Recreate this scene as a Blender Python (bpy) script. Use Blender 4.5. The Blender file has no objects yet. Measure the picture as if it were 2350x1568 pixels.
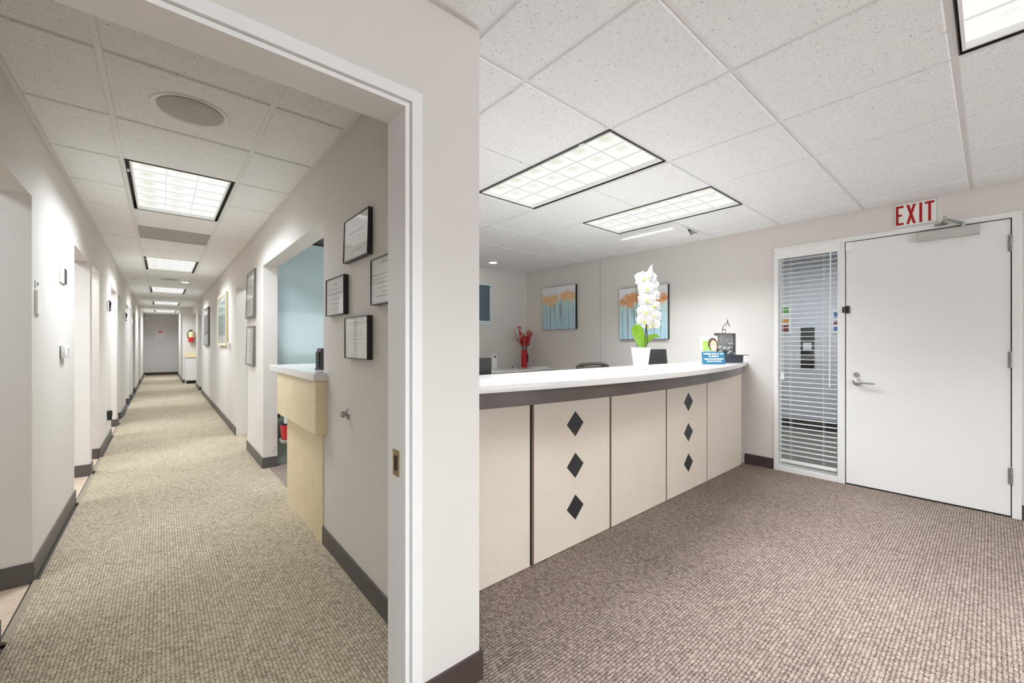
import bpy, bmesh, math, random
from mathutils import Vector, Matrix
random.seed(7)
PI = math.pi
scene = bpy.context.scene
C = scene.collection

# ------------------------------------------------------------------ camera, world, exposure
EYE = 1.2265
cam_d = bpy.data.cameras.new('camera'); cam = bpy.data.objects.new('camera', cam_d); C.objects.link(cam)
cam_d.sensor_fit = 'HORIZONTAL'; cam_d.sensor_width = 36.0; cam_d.lens = 941.0 / 2350.0 * 36.0
cam_d.shift_y = 5.0 / 2350.0; cam_d.clip_start = 0.02; cam_d.clip_end = 100
cam.location = (0, 0, EYE); cam.rotation_euler = (PI / 2, 0, -math.atan2(805, 941))
scene.camera = cam
world = bpy.data.worlds.new('world'); scene.world = world; world.use_nodes = True
world.node_tree.nodes['Background'].inputs[0].default_value = (0.90, 0.95, 1.0, 1)
world.node_tree.nodes['Background'].inputs[1].default_value = 3.6
scene.view_settings.view_transform = 'Standard'; scene.view_settings.look = 'None'
scene.view_settings.exposure = 0.18; scene.view_settings.gamma = 1.0; scene.view_settings.use_curve_mapping = False
scene.cycles.use_denoising = True
scene.cycles.max_bounces = 7; scene.cycles.diffuse_bounces = 5; scene.cycles.glossy_bounces = 3; scene.cycles.sample_clamp_indirect = 6.0
scene.cycles.use_adaptive_sampling = True; scene.cycles.adaptive_threshold = 0.08; scene.cycles.adaptive_min_samples = 16
LAMP = 33.5           # watts of each fluorescent troffer
LAMP_CORRIDOR = 32.0
LAMP_SPREAD, LAMP_SPREAD_CORRIDOR = math.radians(132), math.radians(146)   # their prismatic lenses throw the light downwards

# ------------------------------------------------------------------ helpers
def srgb(r, g, b):
    f = lambda c: (c / 255 / 12.92) if c / 255 <= 0.04045 else ((c / 255 + 0.055) / 1.055) ** 2.4
    return (f(r), f(g), f(b), 1.0)

class NT:
    def __init__(s, name):
        s.m = bpy.data.materials.new(name); s.m.use_nodes = True
        s.t = s.m.node_tree; s.b = s.t.nodes['Principled BSDF']; s.out = s.t.nodes['Material Output']
    def n(s, typ, **kw):
        nd = s.t.nodes.new(typ)
        for k, v in kw.items(): setattr(nd, k, v)
        return nd
    def l(s, a, b): s.t.links.new(a, b)
    def math(s, op, a, b=None, clamp=False):
        nd = s.n('ShaderNodeMath', operation=op); nd.use_clamp = clamp
        for i, v in enumerate((a, b)):
            if v is None: continue
            if isinstance(v, (int, float)): nd.inputs[i].default_value = v
            else: s.l(v, nd.inputs[i])
        return nd.outputs[0]
    def ramp(s, fac, stops, interp='LINEAR'):
        nd = s.n('ShaderNodeValToRGB'); nd.color_ramp.interpolation = interp
        e = nd.color_ramp.elements
        while len(e) < len(stops): e.new(0.5)
        for i, (p, c) in enumerate(stops): e[i].position = p; e[i].color = c
        s.l(fac, nd.inputs[0]); return nd.outputs[0]
    def noise(s, vec, scale, detail=2.0, rough=0.5):
        nd = s.n('ShaderNodeTexNoise'); nd.inputs['Scale'].default_value = scale
        nd.inputs['Detail'].default_value = detail; nd.inputs['Roughness'].default_value = rough
        if vec is not None: s.l(vec, nd.inputs['Vector'])
        return nd.outputs['Fac']
    def mix(s, fac, a, b):
        nd = s.n('ShaderNodeMix', data_type='RGBA')
        for v, i in ((fac, 0), (a, 6), (b, 7)):
            if isinstance(v, (int, float)): nd.inputs[i].default_value = v
            elif isinstance(v, tuple): nd.inputs[i].default_value = v
            else: s.l(v, nd.inputs[i])
        return nd.outputs[2]
    def bump(s, h, strength, dist):
        nd = s.n('ShaderNodeBump'); nd.inputs['Strength'].default_value = strength; nd.inputs['Distance'].default_value = dist
        s.l(h, nd.inputs['Height']); s.l(nd.outputs[0], s.b.inputs['Normal'])
    def pos(s): return s.n('ShaderNodeNewGeometry').outputs['Position']
    def obj(s): return s.n('ShaderNodeTexCoord').outputs['Object']
    def gen(s): return s.n('ShaderNodeTexCoord').outputs['Generated']
    def sep(s, v):
        nd = s.n('ShaderNodeSeparateXYZ'); s.l(v, nd.inputs[0]); return nd.outputs
    def comb(s, x, y, z=0.0):
        nd = s.n('ShaderNodeCombineXYZ')
        for i, v in enumerate((x, y, z)):
            if isinstance(v, (int, float)): nd.inputs[i].default_value = v
            else: s.l(v, nd.inputs[i])
        return nd.outputs[0]
    def mapping(s, v, scale):
        nd = s.n('ShaderNodeMapping'); nd.inputs['Scale'].default_value = scale; s.l(v, nd.inputs['Vector']); return nd.outputs[0]

def mat(name, col, rough=0.5, metal=0.0, var=0.04, scale=8.0, bump=0.0, bscale=200.0, spec=0.5, coat=0.0):
    """plain surface with a little procedural variation"""
    t = NT(name); p = t.pos()
    f = t.noise(p, scale, 1)
    lo = tuple(max(0, c * (1 - var)) for c in col[:3]) + (1,); hi = tuple(min(1, c * (1 + var)) for c in col[:3]) + (1,)
    t.l(t.ramp(f, [(0.3, lo), (0.7, hi)]), t.b.inputs['Base Color'])
    t.b.inputs['Roughness'].default_value = rough; t.b.inputs['Metallic'].default_value = metal
    t.b.inputs['Specular IOR Level'].default_value = spec; t.b.inputs['Coat Weight'].default_value = coat
    if bump: t.bump(t.noise(p, bscale, 2), bump, 0.002)
    return t.m

MT = {}
MT['wall'] = mat('wall_paint', (0.712, 0.674, 0.632, 1), 0.55, var=0.012, scale=3, bump=0.35, bscale=110, spec=0.35)
MT['wall_end'] = mat('wall_paint_darkened', (0.60, 0.575, 0.56, 1), 0.6, var=0.012, scale=3, bump=0.3, bscale=110, spec=0.3)  # darker paint stands in for the lower light at the far end
MT['trim'] = mat('trim_white', (0.83, 0.82, 0.80, 1), 0.32, var=0.01)
MT['door'] = mat('door_white', (0.84, 0.825, 0.805, 1), 0.38, var=0.008, scale=2)
MT['white'] = mat('white_plastic', (0.86, 0.85, 0.83, 1), 0.35, var=0.01)
MT['grey_frame'] = mat('grey_frame', (0.66, 0.67, 0.67, 1), 0.35, var=0.01)
MT['tee'] = mat('ceiling_tee', (0.80, 0.79, 0.77, 1), 0.4, var=0.01)
MT['base'] = mat('vinyl_base', srgb(88, 82, 79), 0.45, var=0.06, scale=20)
MT['base_brown'] = mat('vinyl_base_brown', srgb(72, 60, 56), 0.45, var=0.06, scale=20)
MT['quartz'] = mat('quartz_white', (0.70, 0.675, 0.65, 1), 0.12, var=0.015, scale=60)
MT['band'] = mat('bronze_band', srgb(92, 83, 77), 0.32, var=0.15, scale=5, metal=0.35)
MT['groove'] = mat('groove_dark', srgb(30, 24, 20), 0.6)
MT['edge'] = mat('panel_edge', srgb(196, 172, 148), 0.5)
MT['black'] = mat('black_plastic', srgb(34, 33, 32), 0.4)
MT['slate'] = mat('diamond_slate', srgb(44, 44, 48), 0.35)
MT['dark'] = mat('dark_metal', srgb(62, 60, 58), 0.45, metal=0.4)
MT['steel'] = mat('brushed_steel', srgb(190, 188, 184), 0.3, metal=0.9)
MT['hinge'] = mat('hinge_steel', srgb(165, 162, 158), 0.35, metal=0.7)
MT['brass'] = mat('worn_brass', srgb(165, 140, 95), 0.4, metal=0.8, var=0.2, scale=60)
MT['closer'] = mat('closer_grey', srgb(196, 192, 187), 0.45)
MT['closer_arm'] = mat('closer_arm_grey', srgb(150, 148, 142), 0.4, metal=0.4)
MT['red'] = mat('exit_red', srgb(168, 8, 14), 0.4)
MT['paper'] = mat('paper', (0.84, 0.83, 0.80, 1), 0.5, var=0.01)
MT['ink'] = mat('print_grey', srgb(186, 184, 181), 0.6)
MT['ink_dark'] = mat('print_dark', srgb(90, 90, 92), 0.6)
MT['frame_black'] = mat('frame_black', srgb(26, 24, 23), 0.35)
MT['frame_grey'] = mat('frame_pewter', srgb(120, 114, 108), 0.35, metal=0.5)
MT['frame_gold'] = mat('frame_pale_gold', srgb(226, 214, 178), 0.4)
MT['reducer'] = mat('tan_reducer', srgb(150, 138, 118), 0.4)
MT['rubber'] = mat('rubber', srgb(30, 30, 30), 0.7)
MT['fabric'] = mat('chair_fabric', srgb(88, 82, 78), 0.8, bump=0.3, bscale=500)
MT['vase'] = mat('red_glass', srgb(186, 12, 28), 0.1, coat=0.5)
MT['twig'] = mat('dark_twig', srgb(74, 34, 30), 0.6)
MT['berry'] = mat('red_berry', srgb(172, 20, 26), 0.3)
MT['berry_pale'] = mat('pale_bud', srgb(226, 170, 140), 0.4)
MT['pot'] = mat('pot_white', (0.82, 0.805, 0.785, 1), 0.18)
MT['soil'] = mat('bark', srgb(60, 46, 36), 0.9, var=0.3, scale=120)
MT['sign_teal'] = mat('sign_teal', srgb(34, 110, 142), 0.3, var=0.06)
MT['text_white'] = mat('text_white', (0.9, 0.93, 0.95, 1), 0.4)
MT['green'] = mat('leaflet_green', srgb(160, 205, 90), 0.4)
MT['skin'] = mat('print_skin', srgb(236, 200, 178), 0.5)
MT['hair'] = mat('print_hair', srgb(96, 66, 52), 0.5)
MT['shirt'] = mat('print_shirt', srgb(190, 205, 212), 0.5)
MT['basin'] = mat('basin_slate', srgb(66, 70, 80), 0.45)
MT['rock'] = mat('grey_rock', srgb(150, 152, 150), 0.8, var=0.35, scale=90, bump=0.6, bscale=120)
MT['sage'] = mat('sage_panel', srgb(150, 163, 152), 0.35)
MT['cream'] = mat('cream_counter', srgb(224, 206, 170), 0.35)
MT['lobby_wall'] = mat('lobby_wall', (0.68, 0.69, 0.73, 1), 0.6)
MT['lobby_floor'] = mat('lobby_floor', srgb(132, 127, 114), 0.7, var=0.1, scale=60)
MT['blue'] = mat('poster_blue', srgb(60, 110, 180), 0.5)
MT['orange'] = mat('poster_orange', srgb(232, 150, 60), 0.5)
MT['leafgreen'] = mat('poster_green', srgb(110, 170, 80), 0.5)
MT['maroon'] = mat('poster_maroon', srgb(130, 24, 40), 0.5)
MT['ext_cream'] = mat('extinguisher_cream', srgb(232, 214, 160), 0.4)
MT['ext_red'] = mat('extinguisher_red', srgb(200, 24, 30), 0.25, coat=0.4)
MT['yellow'] = mat('yellow_tag', srgb(210, 215, 70), 0.5)
MT['ice_frame'] = mat('pale_blue_frame', srgb(206, 220, 222), 0.3)
MT['slate_blue'] = mat('slate_blue_panel', srgb(92, 108, 122), 0.25)

def laminate():
    t = NT('cream_laminate'); p = t.pos()
    big = t.noise(p, 3.0, 3); fine = t.noise(p, 220.0, 2)
    c1 = t.ramp(big, [(0.3, srgb(222, 209, 191)), (0.7, srgb(228, 217, 202))])
    c2 = t.ramp(fine, [(0.35, srgb(196, 180, 158)), (0.5, srgb(228, 217, 203)), (0.68, srgb(240, 231, 220))])
    t.l(t.mix(0.35, c1, c2), t.b.inputs['Base Color']); t.b.inputs['Roughness'].default_value = 0.42
    return t.m
MT['laminate'] = laminate()

def tile_mat():
    t = NT('acoustic_tile'); p = t.pos()
    w = t.mapping(p, (1.0, 1.0, 1.0))
    n1 = t.noise(w, 85.0, 2.0, 0.55); n2 = t.noise(w, 230.0, 1.0)
    pits = t.ramp(n1, [(0.285, (0, 0, 0, 1)), (0.335, (1, 1, 1, 1))])
    pins = t.ramp(n2, [(0.270, (0, 0, 0, 1)), (0.330, (1, 1, 1, 1))])
    both = t.math('MULTIPLY', pits, pins)
    var = t.ramp(t.noise(w, 40.0, 3), [(0.3, (0.86, 0.855, 0.845, 1)), (0.7, (0.90, 0.895, 0.885, 1))])
    t.l(t.mix(both, (0.44, 0.43, 0.42, 1), var), t.b.inputs['Base Color'])
    t.b.inputs['Roughness'].default_value = 0.9; t.b.inputs['Specular IOR Level'].default_value = 0.1
    t.bump(both, 0.3, 0.003)
    return t.m
MT['tile'] = tile_mat()

def carpet(name, row_axis, pitch, loop, dark, mid, light, rib):
    t = NT(name); s = t.sep(t.pos())
    r, a = (s[1], s[0]) if row_axis == 'Y' else (s[0], s[1])
    r = t.math('ADD', r, t.math('MULTIPLY', t.math('SUBTRACT', t.noise(t.pos(), 70.0, 1), 0.5), 0.010))
    r = t.math('MULTIPLY', r, 1 / pitch); ri = t.math('FLOOR', r); rf = t.math('FRACT', r)
    a = t.math('ADD', t.math('MULTIPLY', a, 1 / loop), t.math('MULTIPLY', ri, 0.37)); ai = t.math('FLOOR', a); af = t.math('FRACT', a)
    wn = t.n('ShaderNodeTexWhiteNoise', noise_dimensions='2D'); t.l(t.comb(ri, ai), wn.inputs['Vector'])
    hr = t.math('SINE', t.math('MULTIPLY', rf, PI)); ha = t.math('SINE', t.math('MULTIPLY', af, PI))
    hr = t.math('POWER', hr, rib); ha = t.math('POWER', ha, 0.35)
    h = t.math('MULTIPLY', hr, ha)
    big = t.noise(t.pos(), 1.3, 2); mid_n = t.noise(t.pos(), 260.0, 2)
    f = t.math('ADD', t.math('MULTIPLY', h, 0.62), t.math('MULTIPLY', wn.outputs['Value'], 0.30))
    f = t.math('ADD', f, t.math('MULTIPLY', t.math('SUBTRACT', big, 0.5), 0.22))
    f = t.math('ADD', f, t.math('MULTIPLY', t.math('SUBTRACT', mid_n, 0.52), 1.5), clamp=True)
    t.l(t.ramp(f, [(0.10, dark), (0.52, mid), (0.90, light)]), t.b.inputs['Base Color'])
    t.b.inputs['Roughness'].default_value = 0.95; t.b.inputs['Specular IOR Level'].default_value = 0.1
    t.bump(h, 0.5, 0.004)
    return t.m
MT['carpet'] = carpet('carpet_taupe', 'Y', 0.0135, 0.0085, srgb(62, 51, 45), srgb(138, 123, 113), srgb(190, 173, 161), 0.5)
MT['carpet_c'] = carpet('carpet_sand', 'X', 0.0135, 0.0085, srgb(66, 59, 48), srgb(167, 154, 131), srgb(212, 199, 176), 0.3)

def plank_mat():
    t = NT('vinyl_plank'); p = t.mapping(t.pos(), (3.0, 40.0, 1.0))
    f = t.noise(p, 3.0, 4)
    t.l(t.ramp(f, [(0.3, srgb(186, 162, 138)), (0.7, srgb(226, 208, 188))]), t.b.inputs['Base Color'])
    t.b.inputs['Roughness'].default_value = 0.35
    return t.m
MT['plank'] = plank_mat()

def lens_mat(name, nx, ny, tint):
    """lit prismatic lens: a bright field with one softer, slightly yellow-green spot in each cell"""
    t = NT(name); g = t.sep(t.gen())
    fx = t.math('FRACT', t.math('MULTIPLY', g[0], nx)); fy = t.math('FRACT', t.math('MULTIPLY', g[1], ny))
    dx = t.math('SUBTRACT', fx, 0.42); dy = t.math('SUBTRACT', fy, 0.45)
    d = t.math('SQRT', t.math('ADD', t.math('MULTIPLY', dx, dx), t.math('MULTIPLY', dy, dy)))
    f = t.ramp(d, [(0.02, (0, 0, 0, 1)), (0.46, (1, 1, 1, 1))], 'EASE')
    row = t.ramp(g[0], [(0.30, (0.15, 0.15, 0.15, 1)), (0.75, (0.75, 0.75, 0.75, 1))])
    f = t.math('ADD', f, row, clamp=True)
    em = t.n('ShaderNodeEmission')
    t.l(t.mix(f, (0.70, 0.71, 0.57, 1), tint), em.inputs['Color']); em.inputs['Strength'].default_value = 1.0
    t.l(em.outputs[0], t.out.inputs['Surface']); t.m.cycles.emission_sampling = 'NONE'
    return t.m
MT['lens'] = lens_mat('lens_reception', 3, 6, (0.885, 0.885, 0.86, 1))
MT['lens_c'] = lens_mat('lens_corridor', 3, 6, (0.89, 0.89, 0.87, 1))
MT['lens_cool'] = lens_mat('lens_lobby', 3, 6, (0.88, 0.90, 0.92, 1))
MT['rib'] = lens_mat('lens_rib', 1, 1, (0.66, 0.66, 0.64, 1))
TINT = {'lens': (0.89, 0.948, 1.0), 'lens_c': (0.86, 0.93, 1.0), 'lens_cool': (0.86, 0.92, 1.0)}
def lamp(parent, x0, x1, y0, y1, z, watts, lens, spread):
    """area light just under a lens, standing in for its tubes"""
    ld = bpy.data.lights.new('tubes', 'AREA'); ld.shape = 'RECTANGLE'; ld.size = x1 - x0; ld.size_y = y1 - y0; ld.energy = watts; ld.color = TINT[lens]; ld.spread = spread
    o = bpy.data.objects.new('tubes', ld); C.objects.link(o); o.parent = parent; o.location = Vector(((x0 + x1) / 2, (y0 + y1) / 2, z)) - wloc(parent)
def emit(name, col, s):
    t = NT(name); em = t.n('ShaderNodeEmission'); em.inputs['Color'].default_value = col; em.inputs['Strength'].default_value = s
    t.l(em.outputs[0], t.out.inputs['Surface']); return t.m
MT['bulb'] = emit('downlight_bulb', (1.0, 0.95, 0.88, 1), 14.0)

def glass_mat(name, tint, clear):
    t = NT(name); tr = t.n('ShaderNodeBsdfTransparent'); tr.inputs[0].default_value = tint
    gl = t.n('ShaderNodeBsdfGlossy'); gl.inputs['Roughness'].default_value = 0.02
    lw = t.n('ShaderNodeLayerWeight'); fr = t.math('ADD', t.math('MULTIPLY', t.math('POWER', lw.outputs['Facing'], 5.0), 0.6), 0.04)
    mx = t.n('ShaderNodeMixShader'); t.l(fr, mx.inputs[0]); t.l(tr.outputs[0], mx.inputs[1]); t.l(gl.outputs[0], mx.inputs[2])
    t.l(mx.outputs[0], t.out.inputs['Surface']); return t.m
MT['glass'] = glass_mat('clear_glass', (0.93, 0.95, 0.94, 1), 0.9)
MT['print_glass'] = glass_mat('picture_glass', (0.99, 0.99, 0.99, 1), 0.9)
MT['acrylic'] = glass_mat('acrylic', (0.96, 0.98, 0.97, 1), 0.9)

def teal_glass():
    t = NT('teal_frosted_glass'); f = t.noise(t.pos(), 1.2, 2)
    t.l(t.ramp(f, [(0.3, srgb(184, 210, 214)), (0.7, srgb(200, 222, 222))]), t.b.inputs['Base Color'])
    t.b.inputs['Roughness'].default_value = 0.16; t.b.inputs['Coat Weight'].default_value = 0.6; t.b.inputs['Coat Roughness'].default_value = 0.05
    return t.m
MT['teal'] = teal_glass()

def painting_mat(name, seed, heads, warm, pale):
    """pale sky, thin trunks over blue, round orange tree heads (object coords: x = across 0..1, z = up 0..1)"""
    t = NT(name); g = t.sep(t.gen()); x, z = g[1], g[2]
    x = t.math('SUBTRACT', 1.0, x)
    v = t.comb(t.math('ADD', x, seed), z, 0.0)
    bg = t.ramp(t.math('ADD', z, t.math('MULTIPLY', t.math('SUBTRACT', t.noise(v, 6, 3), 0.5), 0.25)),
                [(0.0, srgb(180, 212, 228)), (0.45, srgb(186, 216, 222)), (0.62, srgb(194, 216, 214)), (0.74, srgb(220, 222, 226)), (1.0, srgb(232, 232, 236))])
    st = t.noise(t.comb(t.math('ADD', t.math('MULTIPLY', x, 34), seed), t.math('MULTIPLY', z, 0.6), 0.0), 1.0, 3)
    stripe = t.ramp(st, [(0.40, (1, 1, 1, 1)), (0.46, (0, 0, 0, 1))])
    low = t.ramp(z, [(0.56, (1, 1, 1, 1)), (0.68, (0, 0, 0, 1))])
    col = t.mix(t.math('MULTIPLY', stripe, t.math('MULTIPLY', low, 0.75)), bg, srgb(96, 106, 108))
    blob = t.noise(v, 26, 3); fleck = t.noise(v, 60, 2)
    headcol = t.ramp(blob, [(0.34, srgb(*pale)), (0.44, srgb(*warm)), (0.50, srgb(236, 206, 166)), (0.56, srgb(*warm)), (0.68, srgb(186, 120, 82))])
    acc = None
    for (cx, cz, r) in heads:
        dx = t.math('SUBTRACT', x, cx); dz = t.math('SUBTRACT', z, cz)
        d = t.math('SQRT', t.math('ADD', t.math('MULTIPLY', dx, dx), t.math('MULTIPLY', dz, dz)))
        d = t.math('ADD', d, t.math('MULTIPLY', t.math('SUBTRACT', fleck, 0.5), 0.22))
        k = t.ramp(d, [(r * 0.82, (1, 1, 1, 1)), (r, (0, 0, 0, 1))])
        acc = k if acc is None else t.math('MAXIMUM', acc, k)
    col = t.mix(acc, col, headcol)
    t.l(col, t.b.inputs['Base Color']); t.b.inputs['Roughness'].default_value = 0.4
    return t.m
MT['paint_a'] = painting_mat('canvas_print_small', 1.7, [(0.09, 0.72, 0.10), (0.24, 0.70, 0.13), (0.40, 0.73, 0.11), (0.30, 0.62, 0.08), (0.66, 0.75, 0.11), (0.76, 0.78, 0.12), (0.90, 0.74, 0.11)], (232, 180, 122), (240, 220, 184))
MT['paint_b'] = painting_mat('canvas_print_large', 4.1, [(0.08, 0.74, 0.09), (0.20, 0.78, 0.12), (0.32, 0.80, 0.12), (0.24, 0.70, 0.10), (0.46, 0.78, 0.08), (0.84, 0.72, 0.09), (0.93, 0.76, 0.09)], (205, 118, 62), (226, 196, 120))

def botanical(name, a, b):
    t = NT(name); g = t.sep(t.gen()); f = t.noise(t.comb(t.math('MULTIPLY', g[1], 3), t.math('MULTIPLY', g[2], 2), 0), 2.0, 3)
    t.l(t.ramp(f, [(0.35, a), (0.65, b)]), t.b.inputs['Base Color']); t.b.inputs['Roughness'].default_value = 0.25; return t.m
MT['print_green'] = botanical('botanical_print', srgb(150, 178, 170), srgb(214, 226, 216))
MT['print_grey'] = botanical('grey_print', srgb(176, 180, 174), srgb(226, 226, 220))

def petal():
    t = NT('orchid_petal'); t.b.inputs['Base Color'].default_value = (0.93, 0.92, 0.92, 1); t.b.inputs['Roughness'].default_value = 0.5
    f = t.noise(t.obj(), 60, 2); t.l(t.ramp(f, [(0.3, (0.80, 0.79, 0.80, 1)), (0.7, (0.85, 0.84, 0.83, 1))]), t.b.inputs['Base Color'])
    t.b.inputs['Subsurface Weight'].default_value = 0.15; t.b.inputs['Subsurface Radius'].default_value = (0.01, 0.01, 0.01)
    return t.m
MT['petal'] = petal()
MT['lip'] = mat('orchid_lip', srgb(222, 214, 90), 0.5, var=0.2, scale=80)
MT['leaf'] = mat('orchid_leaf', srgb(128, 176, 38), 0.35, var=0.12, scale=30)
MT['stake'] = mat('orchid_stake', srgb(48, 58, 36), 0.5)

# ---- geometry collector
class G:
    def __init__(s): s.v = []; s.f = []
    def add(s, v, f):
        o = len(s.v); s.v += [tuple(p) for p in v]; s.f += [tuple(i + o for i in q) for q in f]; return s
    def box(s, x0, x1, y0, y1, z0, z1, b=0.0):
        if b <= 0:
            v = [(x, y, z) for z in (z0, z1) for y in (y0, y1) for x in (x0, x1)]
            return s.add(v, [(0, 2, 3, 1), (4, 5, 7, 6), (0, 1, 5, 4), (2, 6, 7, 3), (0, 4, 6, 2), (1, 3, 7, 5)])
        bm = bmesh.new(); bmesh.ops.create_cube(bm, size=1.0)
        for q in bm.verts: q.co = Vector(((x0 + x1) / 2 + q.co.x * (x1 - x0), (y0 + y1) / 2 + q.co.y * (y1 - y0), (z0 + z1) / 2 + q.co.z * (z1 - z0)))
        bmesh.ops.bevel(bm, geom=bm.edges[:], offset=b, segments=2, affect='EDGES', profile=0.5)
        return s.bm(bm)
    def bm(s, bm):
        bm.verts.index_update(); s.add([q.co for q in bm.verts], [[q.index for q in f.verts] for f in bm.faces]); bm.free(); return s
    def prism(s, pts, axis, a, b):
        """polygon pts (2d) extruded along axis from a to b; the 2d coords are the other two axes in order"""
        n = len(pts); v = []
        for w in (a, b):
            for (p, q) in pts: v.append({'x': (w, p, q), 'y': (p, w, q), 'z': (p, q, w)}[axis])
        f = [tuple(range(n))[::-1], tuple(range(n, 2 * n))] + [(i, (i + 1) % n, n + (i + 1) % n, n + i) for i in range(n)]
        return s.add(v, f)
    def cyl(s, p0, p1, r0, r1=None, seg=16, cap=True):
        r1 = r0 if r1 is None else r1; p0 = Vector(p0); p1 = Vector(p1); d = (p1 - p0).normalized()
        u = d.orthogonal().normalized(); w = d.cross(u); v = []
        for p, r in ((p0, r0), (p1, r1)):
            for i in range(seg): a = 2 * PI * i / seg; v.append(p + (u * math.cos(a) + w * math.sin(a)) * r)
        f = [(i, (i + 1) % seg, seg + (i + 1) % seg, seg + i) for i in range(seg)]
        if cap: f += [tuple(range(seg))[::-1], tuple(range(seg, 2 * seg))]
        return s.add(v, f)
    def tube(s, pts, r, seg=8):
        pts = [Vector(p) for p in pts]; n = len(pts); rr = r if isinstance(r, (list, tuple)) else [r] * n; v = []; u = None
        for i, p in enumerate(pts):
            d = (pts[min(i + 1, n - 1)] - pts[max(i - 1, 0)]).normalized()
            u = d.orthogonal().normalized() if u is None else (u - d * u.dot(d)).normalized()
            w = d.cross(u)
            for k in range(seg): a = 2 * PI * k / seg; v.append(p + (u * math.cos(a) + w * math.sin(a)) * rr[i])
        f = [(i * seg + k, i * seg + (k + 1) % seg, (i + 1) * seg + (k + 1) % seg, (i + 1) * seg + k) for i in range(n - 1) for k in range(seg)]
        f += [tuple(range(seg))[::-1], tuple(range((n - 1) * seg, n * seg))]
        return s.add(v, f)
    def lathe(s, prof, c=(0, 0, 0), seg=24, sq=0.0):
        """profile [(r,z)]; sq>0 squares the section a little"""
        v = []; n = len(prof)
        for r, z in prof:
            for k in range(seg):
                a = 2 * PI * k / seg; ca, sa = math.cos(a), math.sin(a)
                q = (abs(ca) ** (2 / (2 + sq)) * (1 if ca >= 0 else -1), abs(sa) ** (2 / (2 + sq)) * (1 if sa >= 0 else -1))
                v.append((c[0] + q[0] * r, c[1] + q[1] * r, c[2] + z))
        f = [(i * seg + k, i * seg + (k + 1) % seg, (i + 1) * seg + (k + 1) % seg, (i + 1) * seg + k) for i in range(n - 1) for k in range(seg)]
        f += [tuple(range(seg))[::-1], tuple(range((n - 1) * seg, n * seg))]
        return s.add(v, f)
    def ball(s, c, r, seg=10, rings=7, sc=(1, 1, 1)):
        bm = bmesh.new(); bmesh.ops.create_uvsphere(bm, u_segments=seg, v_segments=rings, radius=r)
        for q in bm.verts: q.co = Vector((c[0] + q.co.x * sc[0], c[1] + q.co.y * sc[1], c[2] + q.co.z * sc[2]))
        return s.bm(bm)
    def move(s, m):
        s.v = [tuple(m @ Vector(p)) for p in s.v]; return s
    def build(s, name, material, parent=None, smooth=False):
        if parent is not None: o0 = wloc(parent)
        else:
            xs, ys, zs = zip(*s.v); o0 = Vector(((min(xs) + max(xs)) / 2, (min(ys) + max(ys)) / 2, min(zs)))
        me = bpy.data.meshes.new(name)
        me.from_pydata([tuple(Vector(p) - o0) for p in s.v], [], s.f); me.update()
        bm = bmesh.new(); bm.from_mesh(me); bmesh.ops.recalc_face_normals(bm, faces=bm.faces[:]); bm.to_mesh(me); bm.free()
        me.materials.append(MT[material] if isinstance(material, str) else material)
        if smooth:
            for p in me.polygons: p.use_smooth = True
            try: me.set_sharp_from_angle(angle=math.radians(40))
            except Exception: pass
        o = bpy.data.objects.new(name, me); C.objects.link(o)
        if parent is not None: o.parent = parent
        else: o.location = o0
        return o

def wloc(o):
    l = Vector((0, 0, 0))
    while o is not None: l += Vector(o.location); o = o.parent
    return l
def tag(o, label, cat, group=None, kind=None):
    o['label'] = label; o['category'] = cat
    if group: o['group'] = group
    if kind: o['kind'] = kind
    return o
def thing(name, label, cat, loc, group=None, kind=None):
    o = bpy.data.objects.new(name, None); C.objects.link(o); o.location = loc; o.empty_display_size = 0.05
    return tag(o, label, cat, group, kind)
def struct(o, label, cat): return tag(o, label, cat, None, 'structure')
def inst(src, name, parent, loc):
    """a further piece sharing src's mesh"""
    o = bpy.data.objects.new(name, src.data); C.objects.link(o); o.parent = parent; o.location = loc; return o
def text(body, size, material, parent, m, name='lettering', extrude=0.0003, sx=1.0, bold=0.0):
    cu = bpy.data.curves.new(name, 'FONT'); cu.body = body; cu.size = size; cu.align_x = 'CENTER'; cu.align_y = 'CENTER'
    cu.extrude = extrude; cu.offset = bold; cu.resolution_u = 3
    cu.materials.append(MT[material]); o = bpy.data.objects.new(name, cu); C.objects.link(o)
    bpy.context.view_layer.update(); me = bpy.data.meshes.new_from_object(o); bpy.data.objects.remove(o); o = bpy.data.objects.new(name, me); C.objects.link(o)
    o.parent = parent; mm = m.copy(); mm.translation -= wloc(parent); o.matrix_local = mm @ Matrix.Diagonal((sx, 1, 1, 1)); return o

# ------------------------------------------------------------------ the place (metres; +Y runs down the corridor, camera at x=y=0)
H = 2.3745                      # ceiling
XL, XR = -0.505, 0.760          # corridor wall faces
WT = 0.125                      # wall thickness
YD = 1.219                      # face of the wall with the cased opening
XE = 4.55                       # exit-door wall
YB = 4.95                       # back wall of reception
YEND = 21.2
TOP = H + 0.16
p = 0.6096

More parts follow.
